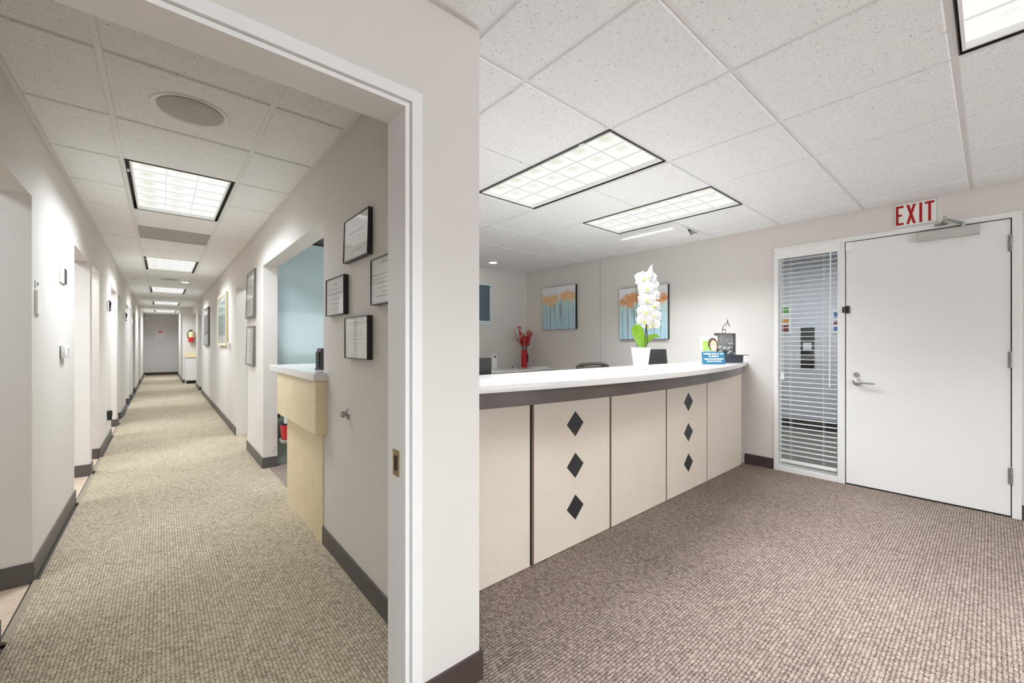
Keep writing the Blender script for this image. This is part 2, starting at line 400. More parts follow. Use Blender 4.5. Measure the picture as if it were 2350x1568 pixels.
# floors
g = G().box(XR + 0.05, XE + 0.12, -3.4, YB + 0.1, -0.1, 0.0).box(-2.9, XR + 0.05, -3.4, YD + 0.06, -0.1, 0.0)
struct(g.build('floor', 'carpet'), 'taupe looped carpet of the reception and waiting area', 'carpet floor')
g = G().box(XL + 0.025, XR + 0.05, YD + 0.06, YEND + 0.1, -0.1, 0.0).box(XR + 0.05, 3.2, YB + 0.1, YEND, -0.1, 0.0)
struct(g.build('floor_corridor', 'carpet_c'), 'sand coloured looped carpet running down the corridor', 'carpet floor')
fr = thing('floor_rooms', 'pale wood-look vinyl planks inside the left-hand rooms', 'plank floor', (-1.5, 2.0, -0.03), kind='structure')
G().box(-2.9, XL + 0.02, 1.5, YEND, -0.1, -0.012).build('subfloor', 'base', fr)
y = 2.0; first = None; k = 0
while y < 9.6:
    off = -2.2 - (k % 3) * 0.2
    if first is None: first = G().box(-2.2, XL - 0.004, y, y + 0.148, -0.012, -0.003).build('plank', 'plank', fr)
    else: inst(first, 'plank', fr, (0, y - 2.0, 0))
    y += 0.15; k += 1

# walls
def wall(name, g, label, material='wall'): return struct(g.build(name, material), label, 'wall')
OX0, OX1, OZ = -0.335, 0.606, 1.999     # cased opening
g = G().box(-2.9, OX0, YD, YD + WT, 0, TOP).box(OX1, XR + WT, YD, YD + WT, 0, TOP).box(OX0, OX1, YD, YD + WT, OZ, TOP)
wall('wall_doorway', g, 'warm grey wall around the white cased opening to the corridor')

LO = [(2.62, 3.205), (4.56, 5.46), (5.60, 6.22), (7.58, 8.44), (8.72, 9.24), (10.55, 11.50), (11.66, 12.24), (13.15, 14.05), (16.3, 17.1)]
g = G(); y0 = YD + WT
for a, b in LO + [(YEND, YEND)]:
    g.box(XL - WT, XL, y0, a, 0, TOP)
    if b > a: g.box(XL - WT, XL, a, b, 1.985, TOP)
    y0 = b
wall('wall_left', g, 'long warm white corridor wall with a row of door openings')
g = G().box(-2.9, -2.8, YD + WT, YEND, 0, TOP)
for a, b in LO: g.box(-2.8, XL - WT, b, b + 0.12, 0, TOP)
wall('wall_rooms', g, 'partition walls inside the rooms off the corridor')

RO = [(2.67, 4.65, 1.99), (5.62, 6.56, 1.965), (12.72, 13.44, 1.97)]
g = G(); y0 = YD + WT
for a, b, z in RO:
    g.box(XR, XR + WT, y0, a, 0, TOP); g.box(XR, XR + WT, a, b, z, TOP); y0 = b
g.box(XR, XR + WT, y0, 14.75, 0, TOP).box(XR, XR + WT, 14.75, 16.4, 2.16, TOP)
wall('wall_right', g, 'warm grey corridor wall with the pass-through and framed pictures')
g = G().box(0.505, 1.7, 16.4, 16.5, 0, TOP).box(0.505, 0.62, 16.5, YEND, 0, TOP).box(1.6, 1.7, 14.6, 16.4, 0, TOP).box(XR + WT, 1.7, 14.5, 14.6, 0, TOP)
wall('wall_alcove', g, 'pale wall of the alcove holding the fire extinguisher')
wall('wall_end', G().box(-2.9, 1.7, YEND, YEND + 0.12, 0, TOP), 'wall closing the far end of the corridor, paint darkened for its lower light', 'wall_end')
SY0, SY1, DZ = 0.846, 1.378, 2.154      # sidelight, door head
g = G().box(XE, XE + 0.12, 1.378, YB, 0, TOP).box(XE, XE + 0.12, -3.4, -0.138, 0, TOP).box(XE, XE + 0.12, -0.138, 1.378, DZ, TOP)
wall('wall_exit', g, 'warm grey reception wall holding the exit door and canvases')
wall('wall_back', G().box(XR + WT, XE + 0.12, YB, YB + 0.1, 0, TOP), 'warm grey back wall of the reception office')
WX0, WX1, WZ0, WZ1 = -2.3, 4.1, 0.55, 2.15
G_ = G().box(-2.9, -2.8, -3.4, YD, 0, TOP).box(-2.9, XE + 0.12, -3.5, -3.4, 0, WZ0).box(-2.9, XE + 0.12, -3.5, -3.4, WZ1, TOP).box(-2.9, WX0, -3.5, -3.4, WZ0, WZ1).box(WX1, XE + 0.12, -3.5, -3.4, WZ0, WZ1)
wall('wall_waiting', G_, 'warm grey walls of the waiting area behind the viewer')
wall('wall_side_room', G().box(3.1, 3.2, YB + 0.1, 14.5, 0, TOP).box(XR + WT, 3.2, 12.0, 12.1, 0, TOP), 'plain wall of the side room off the corridor')
struct(G().box(XE - 0.004, XE + 0.001, 3.460, 3.468, 0.0, H - 0.004).build('trim_seam', 'ink'), 'thin vertical panel joint between the two canvases', 'wall joint')

wn_ = thing('window_assumed', 'unseen wide window assumed behind the viewer, sized to lift the room light', 'window', (0.9, -3.45, 0.55), kind='structure')  # assumed opening out of view, added to let in fill daylight
for k in range(5):
    xw = WX0 + (WX1 - WX0) * k / 4; G().box(xw - 0.025, xw + 0.025, -3.49, -3.41, WZ0, WZ1).build('mullion', 'trim', wn_)
for zz in (WZ0, WZ1 - 0.05): G().box(WX0 + 0.025, WX1 - 0.025, -3.49, -3.41, zz, zz + 0.05).build('rail', 'trim', wn_)
# ceilings
deck = struct(G().box(-3.0, 7.4, -5.8, YEND + 0.2, TOP, TOP + 0.1).build('ceiling_deck', 'tile'), 'plain ceiling of the rooms beyond the openings', 'ceiling')
TD, GAP = 0.008, 0.011           # tiles hang 8 mm below the tees
tile_cache = {}
def tile(parent, x0, x1, y0, y1):
    w, l = round(x1 - x0, 4), round(y1 - y0, 4); key = (w, l)
    if key not in tile_cache:
        gg = G(); b = 0.004; za, zb = -TD, 0.02
        v = [(b, b, za), (w - b, b, za), (w - b, l - b, za), (b, l - b, za), (0, 0, za + b), (w, 0, za + b), (w, l, za + b), (0, l, za + b), (0, 0, zb), (w, 0, zb), (w, l, zb), (0, l, zb)]
        gg.add(v, [(0, 3, 2, 1), (0, 1, 5, 4), (1, 2, 6, 5), (2, 3, 7, 6), (3, 0, 4, 7), (4, 5, 9, 8), (5, 6, 10, 9), (6, 7, 11, 10), (7, 4, 8, 11), (8, 9, 10, 11)])
        me = bpy.data.meshes.new('ceiling_tile'); me.from_pydata(gg.v, [], gg.f); me.update(); me.materials.append(MT['tile']); tile_cache[key] = me
    o = bpy.data.objects.new('ceiling_tile', tile_cache[key]); C.objects.link(o); o.parent = parent
    o.location = Vector((x0, y0, H)) - wloc(parent); return o
def ceiling(root, xs, ys, skip, xlim, ylim, hole=None):
    for i in range(len(xs) - 1):
        for j in range(len(ys) - 1):
            if (i, j) in skip or (hole and hole((xs[i] + xs[i + 1]) / 2, (ys[j] + ys[j + 1]) / 2)): continue
            a, b, c, d = xs[i], xs[i + 1], ys[j], ys[j + 1]
            if b - a < 0.05 or d - c < 0.05: continue
            tile(root, a + GAP, b - GAP, c + GAP, d - GAP)
    for x in xs: G().box(max(x - 0.012, xlim[0]), min(x + 0.012, xlim[1]), ylim[0], ylim[1], H, H + 0.02).build('tee', 'tee', root)
    for i in range(len(xs) - 1):
        for y in ys:
            j = ys.index(y)
            if (i, j) in skip and (i, j - 1) in skip: continue
            G().box(xs[i] + 0.012, xs[i + 1] - 0.012, max(y - 0.012, ylim[0]), min(y + 0.012, ylim[1]), H + 0.0005, H + 0.02).build('cross_tee', 'tee', root)

# reception grid
X0 = 1.1985
xs = [XR + WT + 0.011] + [X0 + p * k for k in range(0, 6)] + [XE - 0.011]
Y0 = 1.315
ys = [Y0 - p * k for k in range(6, 0, -1)] + [Y0 + p * k for k in range(0, 6)] + [YB - 0.011]
ceil_r = thing('ceiling_reception', 'white fissured tile ceiling over the reception area', 'ceiling', (2.7, 1.0, H), kind='structure')
def yi(v): return min(range(len(ys)), key=lambda k: abs(ys[k] - v))
jl, jf, jv = yi(Y0), yi(Y0 - 4 * p), yi(Y0 + p)
skip = {(2, jl), (2, jl + 1), (4, jl), (4, jl + 1), (2, jf), (2, jf + 1), (5, jv)}
ceiling(ceil_r, xs, ys, skip, (XR + WT, XE), (ys[0], YB))
xs2 = [-2.79, X0 - 6 * p, X0 - 5 * p, X0 - 4 * p, X0 - 3 * p, X0 - 2 * p, X0 - p, X0 - 0.302]
ys2 = [y for y in ys if y < 0.8] + [YD - 0.011]
ceil_w = thing('ceiling_waiting', 'white fissured tile ceiling beside the pillar wall', 'ceiling', (-1.0, 0.0, H), kind='structure')
ceiling(ceil_w, xs2, ys2, {(4, yi(Y0 - 4 * p)), (4, yi(Y0 - 3 * p))}, (-2.8, XR + WT), (ys2[0], YD))
G().box(-2.8, XE, -3.4, ys[0], H, H + 0.02).build('plain_field', 'tile', ceil_w)
# corridor grid
CX0, CX1 = -0.187, 0.411
pc = 0.62
xs3 = [XL + 0.011, CX0, CX1, XR - 0.011]
ys3 = [YD + WT + 0.011] + [2.24 - pc] + [2.24 + pc * k for k in range(0, 31)] + [YEND - 0.011]
ceil_c = thing('ceiling_corridor', 'grey white fissured tile ceiling down the corridor', 'ceiling', (0.1, 10.0, H), kind='structure')
LK = [2, 8, 14, 20, 26]
skip = set()
for k in LK: skip |= {(1, k + 2), (1, k + 3)}
skip.add((1, 5 + 2))
ceiling(ceil_c, xs3, ys3, skip, (XL, XR), (YD + WT, YEND))
# perimeter angles
g = G().box(XL, XL + 0.02, YD + WT, YEND, H - 0.001, H + 0.001).box(XR - 0.02, XR, YD + WT, YEND, H - 0.001, H + 0.001)
struct(g.build('trim_ceiling_corridor', 'tee'), 'thin white edge strip where corridor walls meet the ceiling', 'ceiling trim')
g = G().box(XE - 0.02, XE, -4, YB, H - 0.001, H + 0.001).box(XR + WT, XE, YB - 0.02, YB, H - 0.001, H + 0.001).box(-2.8, XR + WT, YD - 0.02, YD, H - 0.001, H + 0.001).box(XR + WT, XR + WT + 0.02, YD, YB, H - 0.001, H + 0.001)
struct(g.build('trim_ceiling_reception', 'tee'), 'thin white edge strip around the reception ceiling', 'ceiling trim')

# baseboards
BT, BH = 0.010, 0.104
def base(name, g, label, material='base'): return struct(g.build(name, material), label, 'baseboard')
y0 = YD + WT; i = 1
for a, b in LO + [(YEND, YEND)]:
    g = G().box(XL, XL + BT, y0, a, 0, BH)
    if i > 1: g.box(XL - WT, XL + BT, y0 - BT, y0, -0.003, BH)
    base('baseboard_left', g, 'grey vinyl base on the left corridor wall, section %s' % ['before the first opening', 'after the first opening', 'between second and third openings', 'beside the wall outlet', 'between fourth and fifth openings', 'after the fifth opening', 'after the sixth opening', 'after the seventh opening', 'after the eighth opening', 'at the far end'][i - 1])
    y0 = b; i += 1
y0 = YD + WT; lab = ['under the framed certificates', 'between pass-through and side door', 'under the botanical prints', 'beside the alcove']; i = 0
for a, b, z in RO + [(14.75, 0, 0)]:
    if i == 3: b = a
    g = G().box(XR - BT, XR, y0, a, 0, BH)
    if i in (1, 3): g.box(XR - BT, XR + WT, y0 - BT, y0, 0, BH)
    base('baseboard_right', g, 'grey vinyl base on the right corridor wall ' + lab[i]); y0 = b; i += 1
base('baseboard_alcove', G().box(0.505, 0.56, 16.39, 16.4, 0, BH).box(0.495, 0.505, 16.4, YEND, 0, BH), 'dark vinyl base below the fire extinguisher wall')
base('baseboard_end', G().box(XL, 0.505, YEND - BT, YEND, 0, 0.11), 'dark vinyl base across the far corridor wall', 'base_brown')
base('baseboard_pillar', G().box(0.65, XR + WT, YD - BT, YD, 0, BH).box(XR + WT, XR + WT + BT, YD - BT, 1.66, 0, BH), 'brown vinyl base at the foot of the pillar', 'base_brown')
base('baseboard_exit', G().box(XE - BT, XE, 1.380, 1.64, 0, BH), 'brown vinyl base between counter and sidelight', 'base_brown')
base('baseboard_exit', G().box(XE - BT, XE, -3.4, -0.14, 0, BH), 'brown vinyl base beyond the exit door hinges', 'base_brown')
# reducer strips at the left-hand openings
for k, (a, b) in enumerate(LO[:5]):
    r = thing('trim_threshold', 'narrow tan reducer strip in the %s left-hand opening' % ['first', 'second', 'third', 'fourth', 'fifth'][k], 'threshold', (XL, (a + b) / 2, 0), kind='structure')
    G().prism([(XL + 0.006, -0.004), (XL + 0.027, -0.004), (XL + 0.027, 0.002), (XL + 0.014, 0.010), (XL + 0.006, 0.010)], 'y', a, b).build('strip', 'reducer', r)
    G().box(XL - 0.004, XL + 0.006, a, b, -0.012, -0.001).build('dark_joint', 'groove', r)

# cased opening
def casing(root):
    zt = 1.985
    G().box(0.592, 0.606, YD - 0.004, YD + WT + 0.004, 0, zt).build('jamb', 'trim', root)
    G().box(OX0, OX0 + 0.014, YD - 0.004, YD + WT + 0.004, 0, zt).build('jamb', 'trim', root)
    G().box(OX0, 0.606, YD - 0.004, YD + WT + 0.004, zt, zt + 0.014).build('head_jamb', 'trim', root)
    for (a, b) in ((0.611, 0.648), (OX0 - 0.046, OX0 - 0.009)):
        G().box(a, b, YD - 0.014, YD, 0, zt + 0.055, 0.002).build('casing', 'trim', root)
    G().box(OX0 - 0.046, 0.648, YD - 0.0145, YD, zt + 0.018, zt + 0.056, 0.002).build('head_casing', 'trim', root)
tr = thing('trim_opening', 'white cased frame of the opening into the corridor', 'door frame', (0.13, YD, 0), kind='structure'); casing(tr)
sp = thing('strike_plate', 'worn brass strike plate let into the white opening jamb', 'strike plate', (0.592, YD + 0.06, 0.82))
G().box(0.5895, 0.592, YD + 0.040, YD + 0.085, 0.790, 0.875, 0.0008).build('plate', 'brass', sp)
G().box(0.5885, 0.5897, YD + 0.052, YD + 0.072, 0.808, 0.856).build('latch_hole', 'groove', sp)
for z in (0.798, 0.867): G().cyl((0.5900, YD + 0.062, z), (0.5885, YD + 0.062, z), 0.004, seg=10).build('screw', 'steel', sp)

# ------------------------------------------------------------------ lights in the ceilings
def troffer(x0, x1, y0, y1, label, lens, group, watts, spread=None):
    r = thing('ceiling_light', label, 'ceiling light', ((x0 + x1) / 2, (y0 + y1) / 2, H), group)
    a = 0.012
    g = G().box(x0 + a, x1 - a, y0 + a, y1 - a, H + 0.05, H + 0.055)
    for (p0, p1, q0, q1) in ((x0 + a, x0 + a + 0.004, y0 + a, y1 - a), (x1 - a - 0.004, x1 - a, y0 + a, y1 - a), (x0 + a, x1 - a, y0 + a, y0 + a + 0.004), (x0 + a, x1 - a, y1 - a - 0.004, y1 - a)):
        g.box(p0, p1, q0, q1, H - 0.006, H + 0.05)
    g.build('housing', 'dark', r)
    sx, sy = 0.034, 0.022
    fx0, fx1, fy0, fy1 = x0 + sx, x1 - sx, y0 + sy, y1 - sy; w = 0.010
    g = G()
    for (p0, p1, q0, q1) in ((fx0, fx0 + w, fy0, fy1), (fx1 - w, fx1, fy0, fy1), (fx0 + w, fx1 - w, fy0, fy0 + w), (fx0 + w, fx1 - w, fy1 - w, fy1)):
        g.box(p0, p1, q0, q1, H - 0.004, H + 0.03)
    g.build('door_frame', 'white', r)
    lx0, lx1, ly0, ly1 = fx0 + w, fx1 - w, fy0 + w, fy1 - w
    lo_ = G().add([(lx0, ly0, H + 0.022), (lx0, ly1, H + 0.022), (lx1, ly1, H + 0.022), (lx1, ly0, H + 0.022)], [(0, 1, 2, 3)]).build('lens', lens, r)
    if lo_.data.polygons[0].normal.z > 0: lo_.data.flip_normals()
    lamp(r, lx0, lx1, ly0, ly1, H - 0.012, watts, lens, spread or LAMP_SPREAD)
    for k in range(1, 3):
        x = lx0 + (lx1 - lx0) * k / 3; G().box(x - 0.002, x + 0.002, ly0, ly1, H + 0.014, H + 0.021).build('louver', 'rib', r)
    for k in range(1, 6):
        y = ly0 + (ly1 - ly0) * k / 6; G().box(lx0, lx1, y - 0.0012, y + 0.0012, H + 0.0145, H + 0.0205).build('louver', 'rib', r)
    G().box(x0 + 0.016, x0 + 0.030, y0 + 0.20, y0 + 0.235, H - 0.007, H + 0.004).build('latch', 'white', r)
    return r
gr = 'fluorescent troffers over reception'
troffer(X0 + p, X0 + 2 * p, Y0, Y0 + 2 * p, 'fluorescent ceiling light nearest the pillar, above the curved counter', 'lens', gr, LAMP)
troffer(X0 + 3 * p, X0 + 4 * p, Y0, Y0 + 2 * p, 'fluorescent ceiling light beside the air deflector and exit wall', 'lens', gr, LAMP)
troffer(X0 + p, X0 + 2 * p, Y0 - 4 * p, Y0 - 2 * p, 'fluorescent ceiling light cut off at the upper right of the view', 'lens', gr, LAMP)
troffer(X0 - 3 * p, X0 - 2 * p, Y0 - 4 * p, Y0 - 2 * p, 'unseen fluorescent ceiling light added over the waiting area behind the viewer', 'lens', gr, LAMP)  # fixture out of view, added to light the near part of the room
cg = 'fluorescent troffers down the corridor'
for k, w in zip(LK, ['nearest', 'second', 'third', 'fourth', 'farthest']):
    troffer(CX0, CX1, 2.24 + pc * k, 2.24 + pc * (k + 2), '%s fluorescent ceiling light in the corridor ceiling' % w, 'lens_c', cg, LAMP_CORRIDOR, LAMP_SPREAD_CORRIDOR)

def added_room_lamp(x, y, label, watts=30.0):  # unseen lamps added to throw light out through the openings
    r = thing('added_room_light', label, 'ceiling light', (x, y, TOP - 0.08), 'added lamps in the rooms off the corridor')
    G().box(x - 0.3, x + 0.3, y - 0.3, y + 0.3, TOP - 0.07, TOP, 0.004).build('housing', 'white', r)
    lo_ = G().add([(x - 0.28, y - 0.28, TOP - 0.072), (x - 0.28, y + 0.28, TOP - 0.072), (x + 0.28, y + 0.28, TOP - 0.072), (x + 0.28, y - 0.28, TOP - 0.072)], [(0, 1, 2, 3)]).build('lens', 'lens_c', r)
    if lo_.data.polygons[0].normal.z > 0: lo_.data.flip_normals()
    lamp(r, x - 0.28, x + 0.28, y - 0.28, y + 0.28, TOP - 0.08, watts, 'lens_c', PI)
for x, y, l in ((-1.5, 2.3, 'first'), (-1.4, 4.4, 'second'), (-1.3, 5.95, 'third'), (-1.4, 7.4, 'fourth'), (-1.4, 10.4, 'sixth')): added_room_lamp(x, y, 'unseen square lamp added inside the %s room on the left' % l, 17.0 if l == "first" else 30.0)
added_room_lamp(1.7, 6.1, 'unseen square lamp added inside the side room on the right')
added_room_lamp(1.9, 3.4, 'unseen square lamp added over the staff side of the pass-through')

def downlight(x, y, label):
    r = thing('downlight', label, 'downlight', (x, y, H), 'small round downlights')
    z = H - TD
    prof = [(0.052, -0.001), (0.072, -0.004), (0.076, -0.001), (0.076, 0.002), (0.052, 0.002)]
    g = G(); seg = 28; v = []
    for q, zz in prof: v += [(x + q * math.cos(2 * PI * i / seg), y + q * math.sin(2 * PI * i / seg), z + zz) for i in range(seg)]
    g.add(v, [(i * seg + k, i * seg + (k + 1) % seg, ((i + 1) % 5) * seg + (k + 1) % seg, ((i + 1) % 5) * seg + k) for i in range(5) for k in range(seg)]); g.build('trim_ring', 'white', r, True)
    G().cyl((x, y, z + 0.0005), (x, y, z - 0.002), 0.052, seg=24).build('bulb', 'bulb', r)
downlight(0.34, 9.75, 'bright round downlight in the corridor ceiling')
downlight(3.55, 4.56, 'bright round downlight over the back reception desk')

def speaker(x, y, r_, label):
    r = thing('ceiling_speaker', label, 'speaker', (x, y, H), 'round ceiling speakers'); z = H - TD
    G().lathe([(r_ * 0.86, -0.001), (r_ * 0.98, -0.006), (r_, -0.003), (r_, 0.0)], (x, y, z), 40).build('bezel', 'white', r, True)
    t = 'grille'
    G().lathe([(r_ * 0.05, -0.0105), (r_ * 0.5, -0.0095), (r_ * 0.80, -0.0075), (r_ * 0.84, -0.0045), (r_ * 0.84, -0.002)], (x, y, z), 40).build('grille', 'ceil_grille', r, True)
MT['ceil_grille'] = mat('speaker_grille', srgb(186, 184, 181), 0.6, bump=0.5, bscale=700)
MT['vent'] = mat('perforated_vent', srgb(172, 169, 165), 0.6, var=0.03, bump=0.5, bscale=600)
speaker(0.112, 2.55, 0.155, 'round white ceiling speaker nearest the cased opening')
speaker(0.112, 9.45, 0.15, 'round ceiling speaker far down beside the corridor downlight')

# perforated return grille in corridor
y0 = 2.24 + pc * 5
r = thing('air_return', 'grey perforated air return panel in the corridor ceiling', 'air vent', (0.11, y0 + 0.31, H))
G().box(CX0 + 0.012, CX1 - 0.012, y0 + 0.012, y0 + pc - 0.012, H - 0.002, H + 0.012).build('perforated_face', 'vent', r)
g = G()
for (a, b, c, d) in ((CX0 + 0.012, CX1 - 0.012, y0 + 0.012, y0 + 0.030), (CX0 + 0.012, CX1 - 0.012, y0 + pc - 0.030, y0 + pc - 0.012), (CX0 + 0.012, CX0 + 0.030, y0 + 0.03, y0 + pc - 0.03), (CX1 - 0.030, CX1 - 0.012, y0 + 0.03, y0 + pc - 0.03)):
    g.box(a, b, c, d, H - 0.005, H + 0.0)
g.build('frame', 'vent', r)

# air deflector in reception
dx0, dx1, dy0, dy1 = X0 + 4 * p, X0 + 5 * p, Y0 + p, Y0 + 2 * p
r = thing('air_diffuser', 'white ceiling air diffuser with hanging deflector near exit wall', 'air vent', ((dx0 + dx1) / 2, (dy0 + dy1) / 2, H))
G().box(dx0 + 0.012, dx1 - 0.012, dy0 + 0.012, dy1 - 0.012, H + 0.03, H + 0.035).build('back_pan', 'dark', r)
g = G()
for (a, b, c, d) in ((dx0 + 0.012, dx0 + 0.04, dy0 + 0.012, dy1 - 0.012), (dx1 - 0.04, dx1 - 0.012, dy0 + 0.012, dy1 - 0.012), (dx0 + 0.04, dx1 - 0.04, dy0 + 0.012, dy0 + 0.04), (dx0 + 0.04, dx1 - 0.04, dy1 - 0.04, dy1 - 0.012)): g.box(a, b, c, d, H - 0.008, H + 0.03)
g.build('frame', 'tee', r)
G().prism([(dx0 + 0.02, H - 0.008), (dx0 + 0.02, H - 0.070), (dx0 + 0.03, H - 0.075), (dx0 + 0.38, H - 0.075), (dx0 + 0.50, H - 0.03), (dx0 + 0.50, H - 0.022), (dx0 + 0.38, H - 0.065), (dx0 + 0.036, H - 0.065), (dx0 + 0.032, H - 0.008)], 'y', dy0 + 0.03, dy1 - 0.02).build('deflector', 'white', r)
for yy in (dy0 + 0.0255, dy1 - 0.0195): G().prism([(dx0 + 0.02, H - 0.008), (dx0 + 0.02, H - 0.073), (dx0 + 0.38, H - 0.073), (dx0 + 0.30, H - 0.008)], 'y', yy, yy + 0.004).build('deflector_end', 'white', r)
sd = thing('smoke_detector', 'tiny white disc on the corridor ceiling left of the speaker', 'detector', (-0.35, 9.78, H))
G().lathe([(0.02, -0.03), (0.035, -0.028), (0.045, -0.01), (0.05, -0.008), (0.05, 0)], (-0.35, 9.78, H - TD), 20).build('body', 'white', sd, True)

# ------------------------------------------------------------------ exit door, frame and sidelight
fr = thing('trim_door', 'white painted metal frame around exit door and sidelight', 'door frame', (XE, 0.6, 0), kind='structure')
fx0, fx1 = XE - 0.012, XE + 0.10
G().box(fx0, fx1, -0.138, -0.094, 0, DZ, 0.003).build('jamb', 'trim', fr)
G().box(fx0, fx1, 0.832, 0.884, 0, DZ - 0.040, 0.003).build('mullion', 'trim', fr)
G().box(fx0, fx1, 1.342, 1.380, 0, DZ - 0.040, 0.003).build('jamb', 'trim', fr)
G().box(fx0 - 0.0005, fx1, -0.138, 1.380, DZ - 0.040, DZ, 0.003).build('head', 'trim', fr)
G().box(fx0, fx1, 0.884, 1.342, 0, 0.046, 0.003).build('sill', 'trim', fr)
G().box(fx0 + 0.02, fx1, -0.094, -0.086, 0.0, DZ - 0.04).box(fx0 + 0.02, fx1, 0.824, 0.832, 0, DZ - 0.04).box(fx0 + 0.02, fx1, -0.094, 0.832, DZ - 0.048, DZ - 0.04).build('weatherstrip', 'rubber', fr)
G().box(XE + 0.0, XE + 0.10, -0.094, 0.832, -0.002, 0.007).build('threshold', 'dark', fr)
d = thing('door_1', 'plain white exit door with lever handle and closer', 'door', (XE + 0.02, 0.37, 0.0), kind='structure')
DX = XE - 0.002
G().box(DX, DX + 0.045, -0.089, 0.826, 0.012, 2.108, 0.002).build('door_slab', 'door', d)
for z in (1.934, 1.112, 0.293):
    hg = G().box(DX - 0.004, DX + 0.002, -0.0925, -0.076, z - 0.056, z + 0.056).build('hinge', 'hinge', d)
    gk = G()
    for q in range(5): gk.cyl((DX - 0.010, -0.0915, z - 0.056 + q * 0.0228), (DX - 0.010, -0.0915, z - 0.056 + q * 0.0228 + 0.0205), 0.0075, seg=14)
    gk.ball((DX - 0.010, -0.0915, z + 0.062), 0.006).build('knuckle', 'hinge', hg, True)
lv = G().cyl((DX, 0.751, 0.897), (DX - 0.010, 0.751, 0.897), 0.031, 0.029, 28).cyl((DX - 0.010, 0.751, 0.897), (DX - 0.016, 0.751, 0.897), 0.027, 0.018, 28).build('lever_rose', 'steel', d, True)
G().cyl((DX - 0.012, 0.751, 0.897), (DX - 0.045, 0.751, 0.897), 0.011, 0.010, 16).tube([(DX - 0.045, 0.757, 0.897), (DX - 0.050, 0.748, 0.897), (DX - 0.052, 0.725, 0.896), (DX - 0.052, 0.66, 0.893), (DX - 0.050, 0.640, 0.892), (DX - 0.040, 0.632, 0.892)], [0.010, 0.0105, 0.009, 0.008, 0.008, 0.007], 12).build('lever', 'steel', lv, True)
db = G().cyl((DX, 0.754, 0.960), (DX - 0.012, 0.754, 0.960), 0.0225, 0.019, 26).build('deadbolt', 'steel', d, True)
G().box(DX - 0.024, DX - 0.012, 0.746, 0.762, 0.957, 0.963, 0.0015).build('thumb_turn', 'steel', db)
cb = G().box(DX - 0.050, DX, 0.052, 0.382, 2.026, 2.096, 0.004).build('closer_body', 'closer', d)
G().box(DX - 0.0525, DX - 0.0495, 0.056, 0.378, 2.034, 2.092, 0.001).build('closer_cover', 'closer', cb)
G().cyl((DX - 0.03, 0.135, 2.094), (DX - 0.03, 0.135, 2.122), 0.012, seg=14).build('spindle', 'steel', cb, True)
G().tube([(DX - 0.03, 0.135, 2.122), (DX - 0.06, 0.185, 2.142), (DX - 0.085, 0.225, 2.162)], [0.010, 0.010, 0.009], 8).build('closer_arm', 'closer_arm', cb, True)
G().tube([(DX - 0.085, 0.225, 2.162), (DX - 0.05, 0.235, 2.152), (DX - 0.016, 0.250, 2.140)], 0.008, 8).build('closer_rod', 'closer_arm', cb, True)
G().cyl((DX - 0.085, 0.225, 2.150), (DX - 0.085, 0.225, 2.184), 0.012, 0.009, 14).build('elbow_pin', 'steel', cb, True)
G().box(fx0 - 0.008, fx0, 0.215, 0.285, 2.128, 2.148, 0.001).build('arm_shoe', 'closer_arm', cb)
G().box(DX - 0.020, DX, 0.778, 0.825, 2.030, 2.106, 0.003).build('contact_sensor', 'white', d)
G().box(DX - 0.022, DX, 0.799, 0.822, 1.490, 1.556, 0.005).build('latch_magnet', 'black', d)
bm_ = tag(G().box(fx0 - 0.012, fx0, 0.834, 0.848, 1.498, 1.548, 0.002).build('alarm_contact', 'black'), 'small black alarm contact on the mullion beside the exit door', 'sensor')

w1 = thing('window_1', 'tall narrow sidelight window beside the exit door', 'window', (XE + 0.06, 1.11, 0.04), kind='structure')
G().box(XE + 0.062, XE + 0.068, 0.890, 1.336, 0.055, 2.105).build('pane', 'glass', w1)
g = G()
for (a, b, c, e) in ((0.884, 0.892, 0.046, 2.114), (1.334, 1.342, 0.046, 2.114), (0.892, 1.334, 0.046, 0.056), (0.892, 1.334, 2.104, 2.114)): g.box(XE + 0.052, XE + 0.078, a, b, c, e)
g.build('glazing_bead', 'trim', w1)

# venetian blind
bl = thing('window_blind', 'white horizontal slat blind hanging in the sidelight', 'blind', (XE, 1.11, 2.10))
vx = XE + 0.005
G().box(XE - 0.022, XE - 0.013, 0.862, 1.354, 2.042, 2.126, 0.002).build('valance', 'white', bl)
G().box(XE - 0.010, XE + 0.045, 0.889, 1.337, 2.060, 2.108).build('head_rail', 'white', bl)
sl = None; z = 2.028; n = 0
MT['slat'] = mat('slat_white', (0.80, 0.81, 0.83, 1), 0.35, var=0.01)
while z > 0.13:
    if sl is None:
        v = []; m = 5; cxs = [-0.025 + 0.05 * q / (m - 1) for q in range(m)]
        for yy in (0.892, 1.332):
            for q in cxs: v.append((XE + 0.018 + q, yy, z + 0.003 * (1 - (q / 0.025) ** 2)))
        for yy in (0.892, 1.332):
            for q in cxs: v.append((XE + 0.018 + q, yy, z - 0.0025 + 0.003 * (1 - (q / 0.025) ** 2)))
        f = [(q, q + 1, m + q + 1, m + q) for q in range(m - 1)] + [(2 * m + q, 3 * m + q, 3 * m + q + 1, 2 * m + q + 1) for q in range(m - 1)]
        f += [(0, m, 3 * m, 2 * m), (m - 1, 3 * m - 1, 4 * m - 1, 2 * m - 1)] + [(q, 2 * m + q, 2 * m + q + 1, q + 1) for q in range(m - 1)] + [(m + q, m + q + 1, 3 * m + q + 1, 3 * m + q) for q in range(m - 1)]
        sl = G().add(v, f).build('slat', 'slat', bl); z_first = z
    else: inst(sl, 'slat', bl, (0, 0, z - z_first))
    z -= 0.0432; n += 1
G().box(XE - 0.008, XE + 0.044, 0.892, 1.332, 0.088, 0.112, 0.004).build('bottom_rail', 'white', bl)
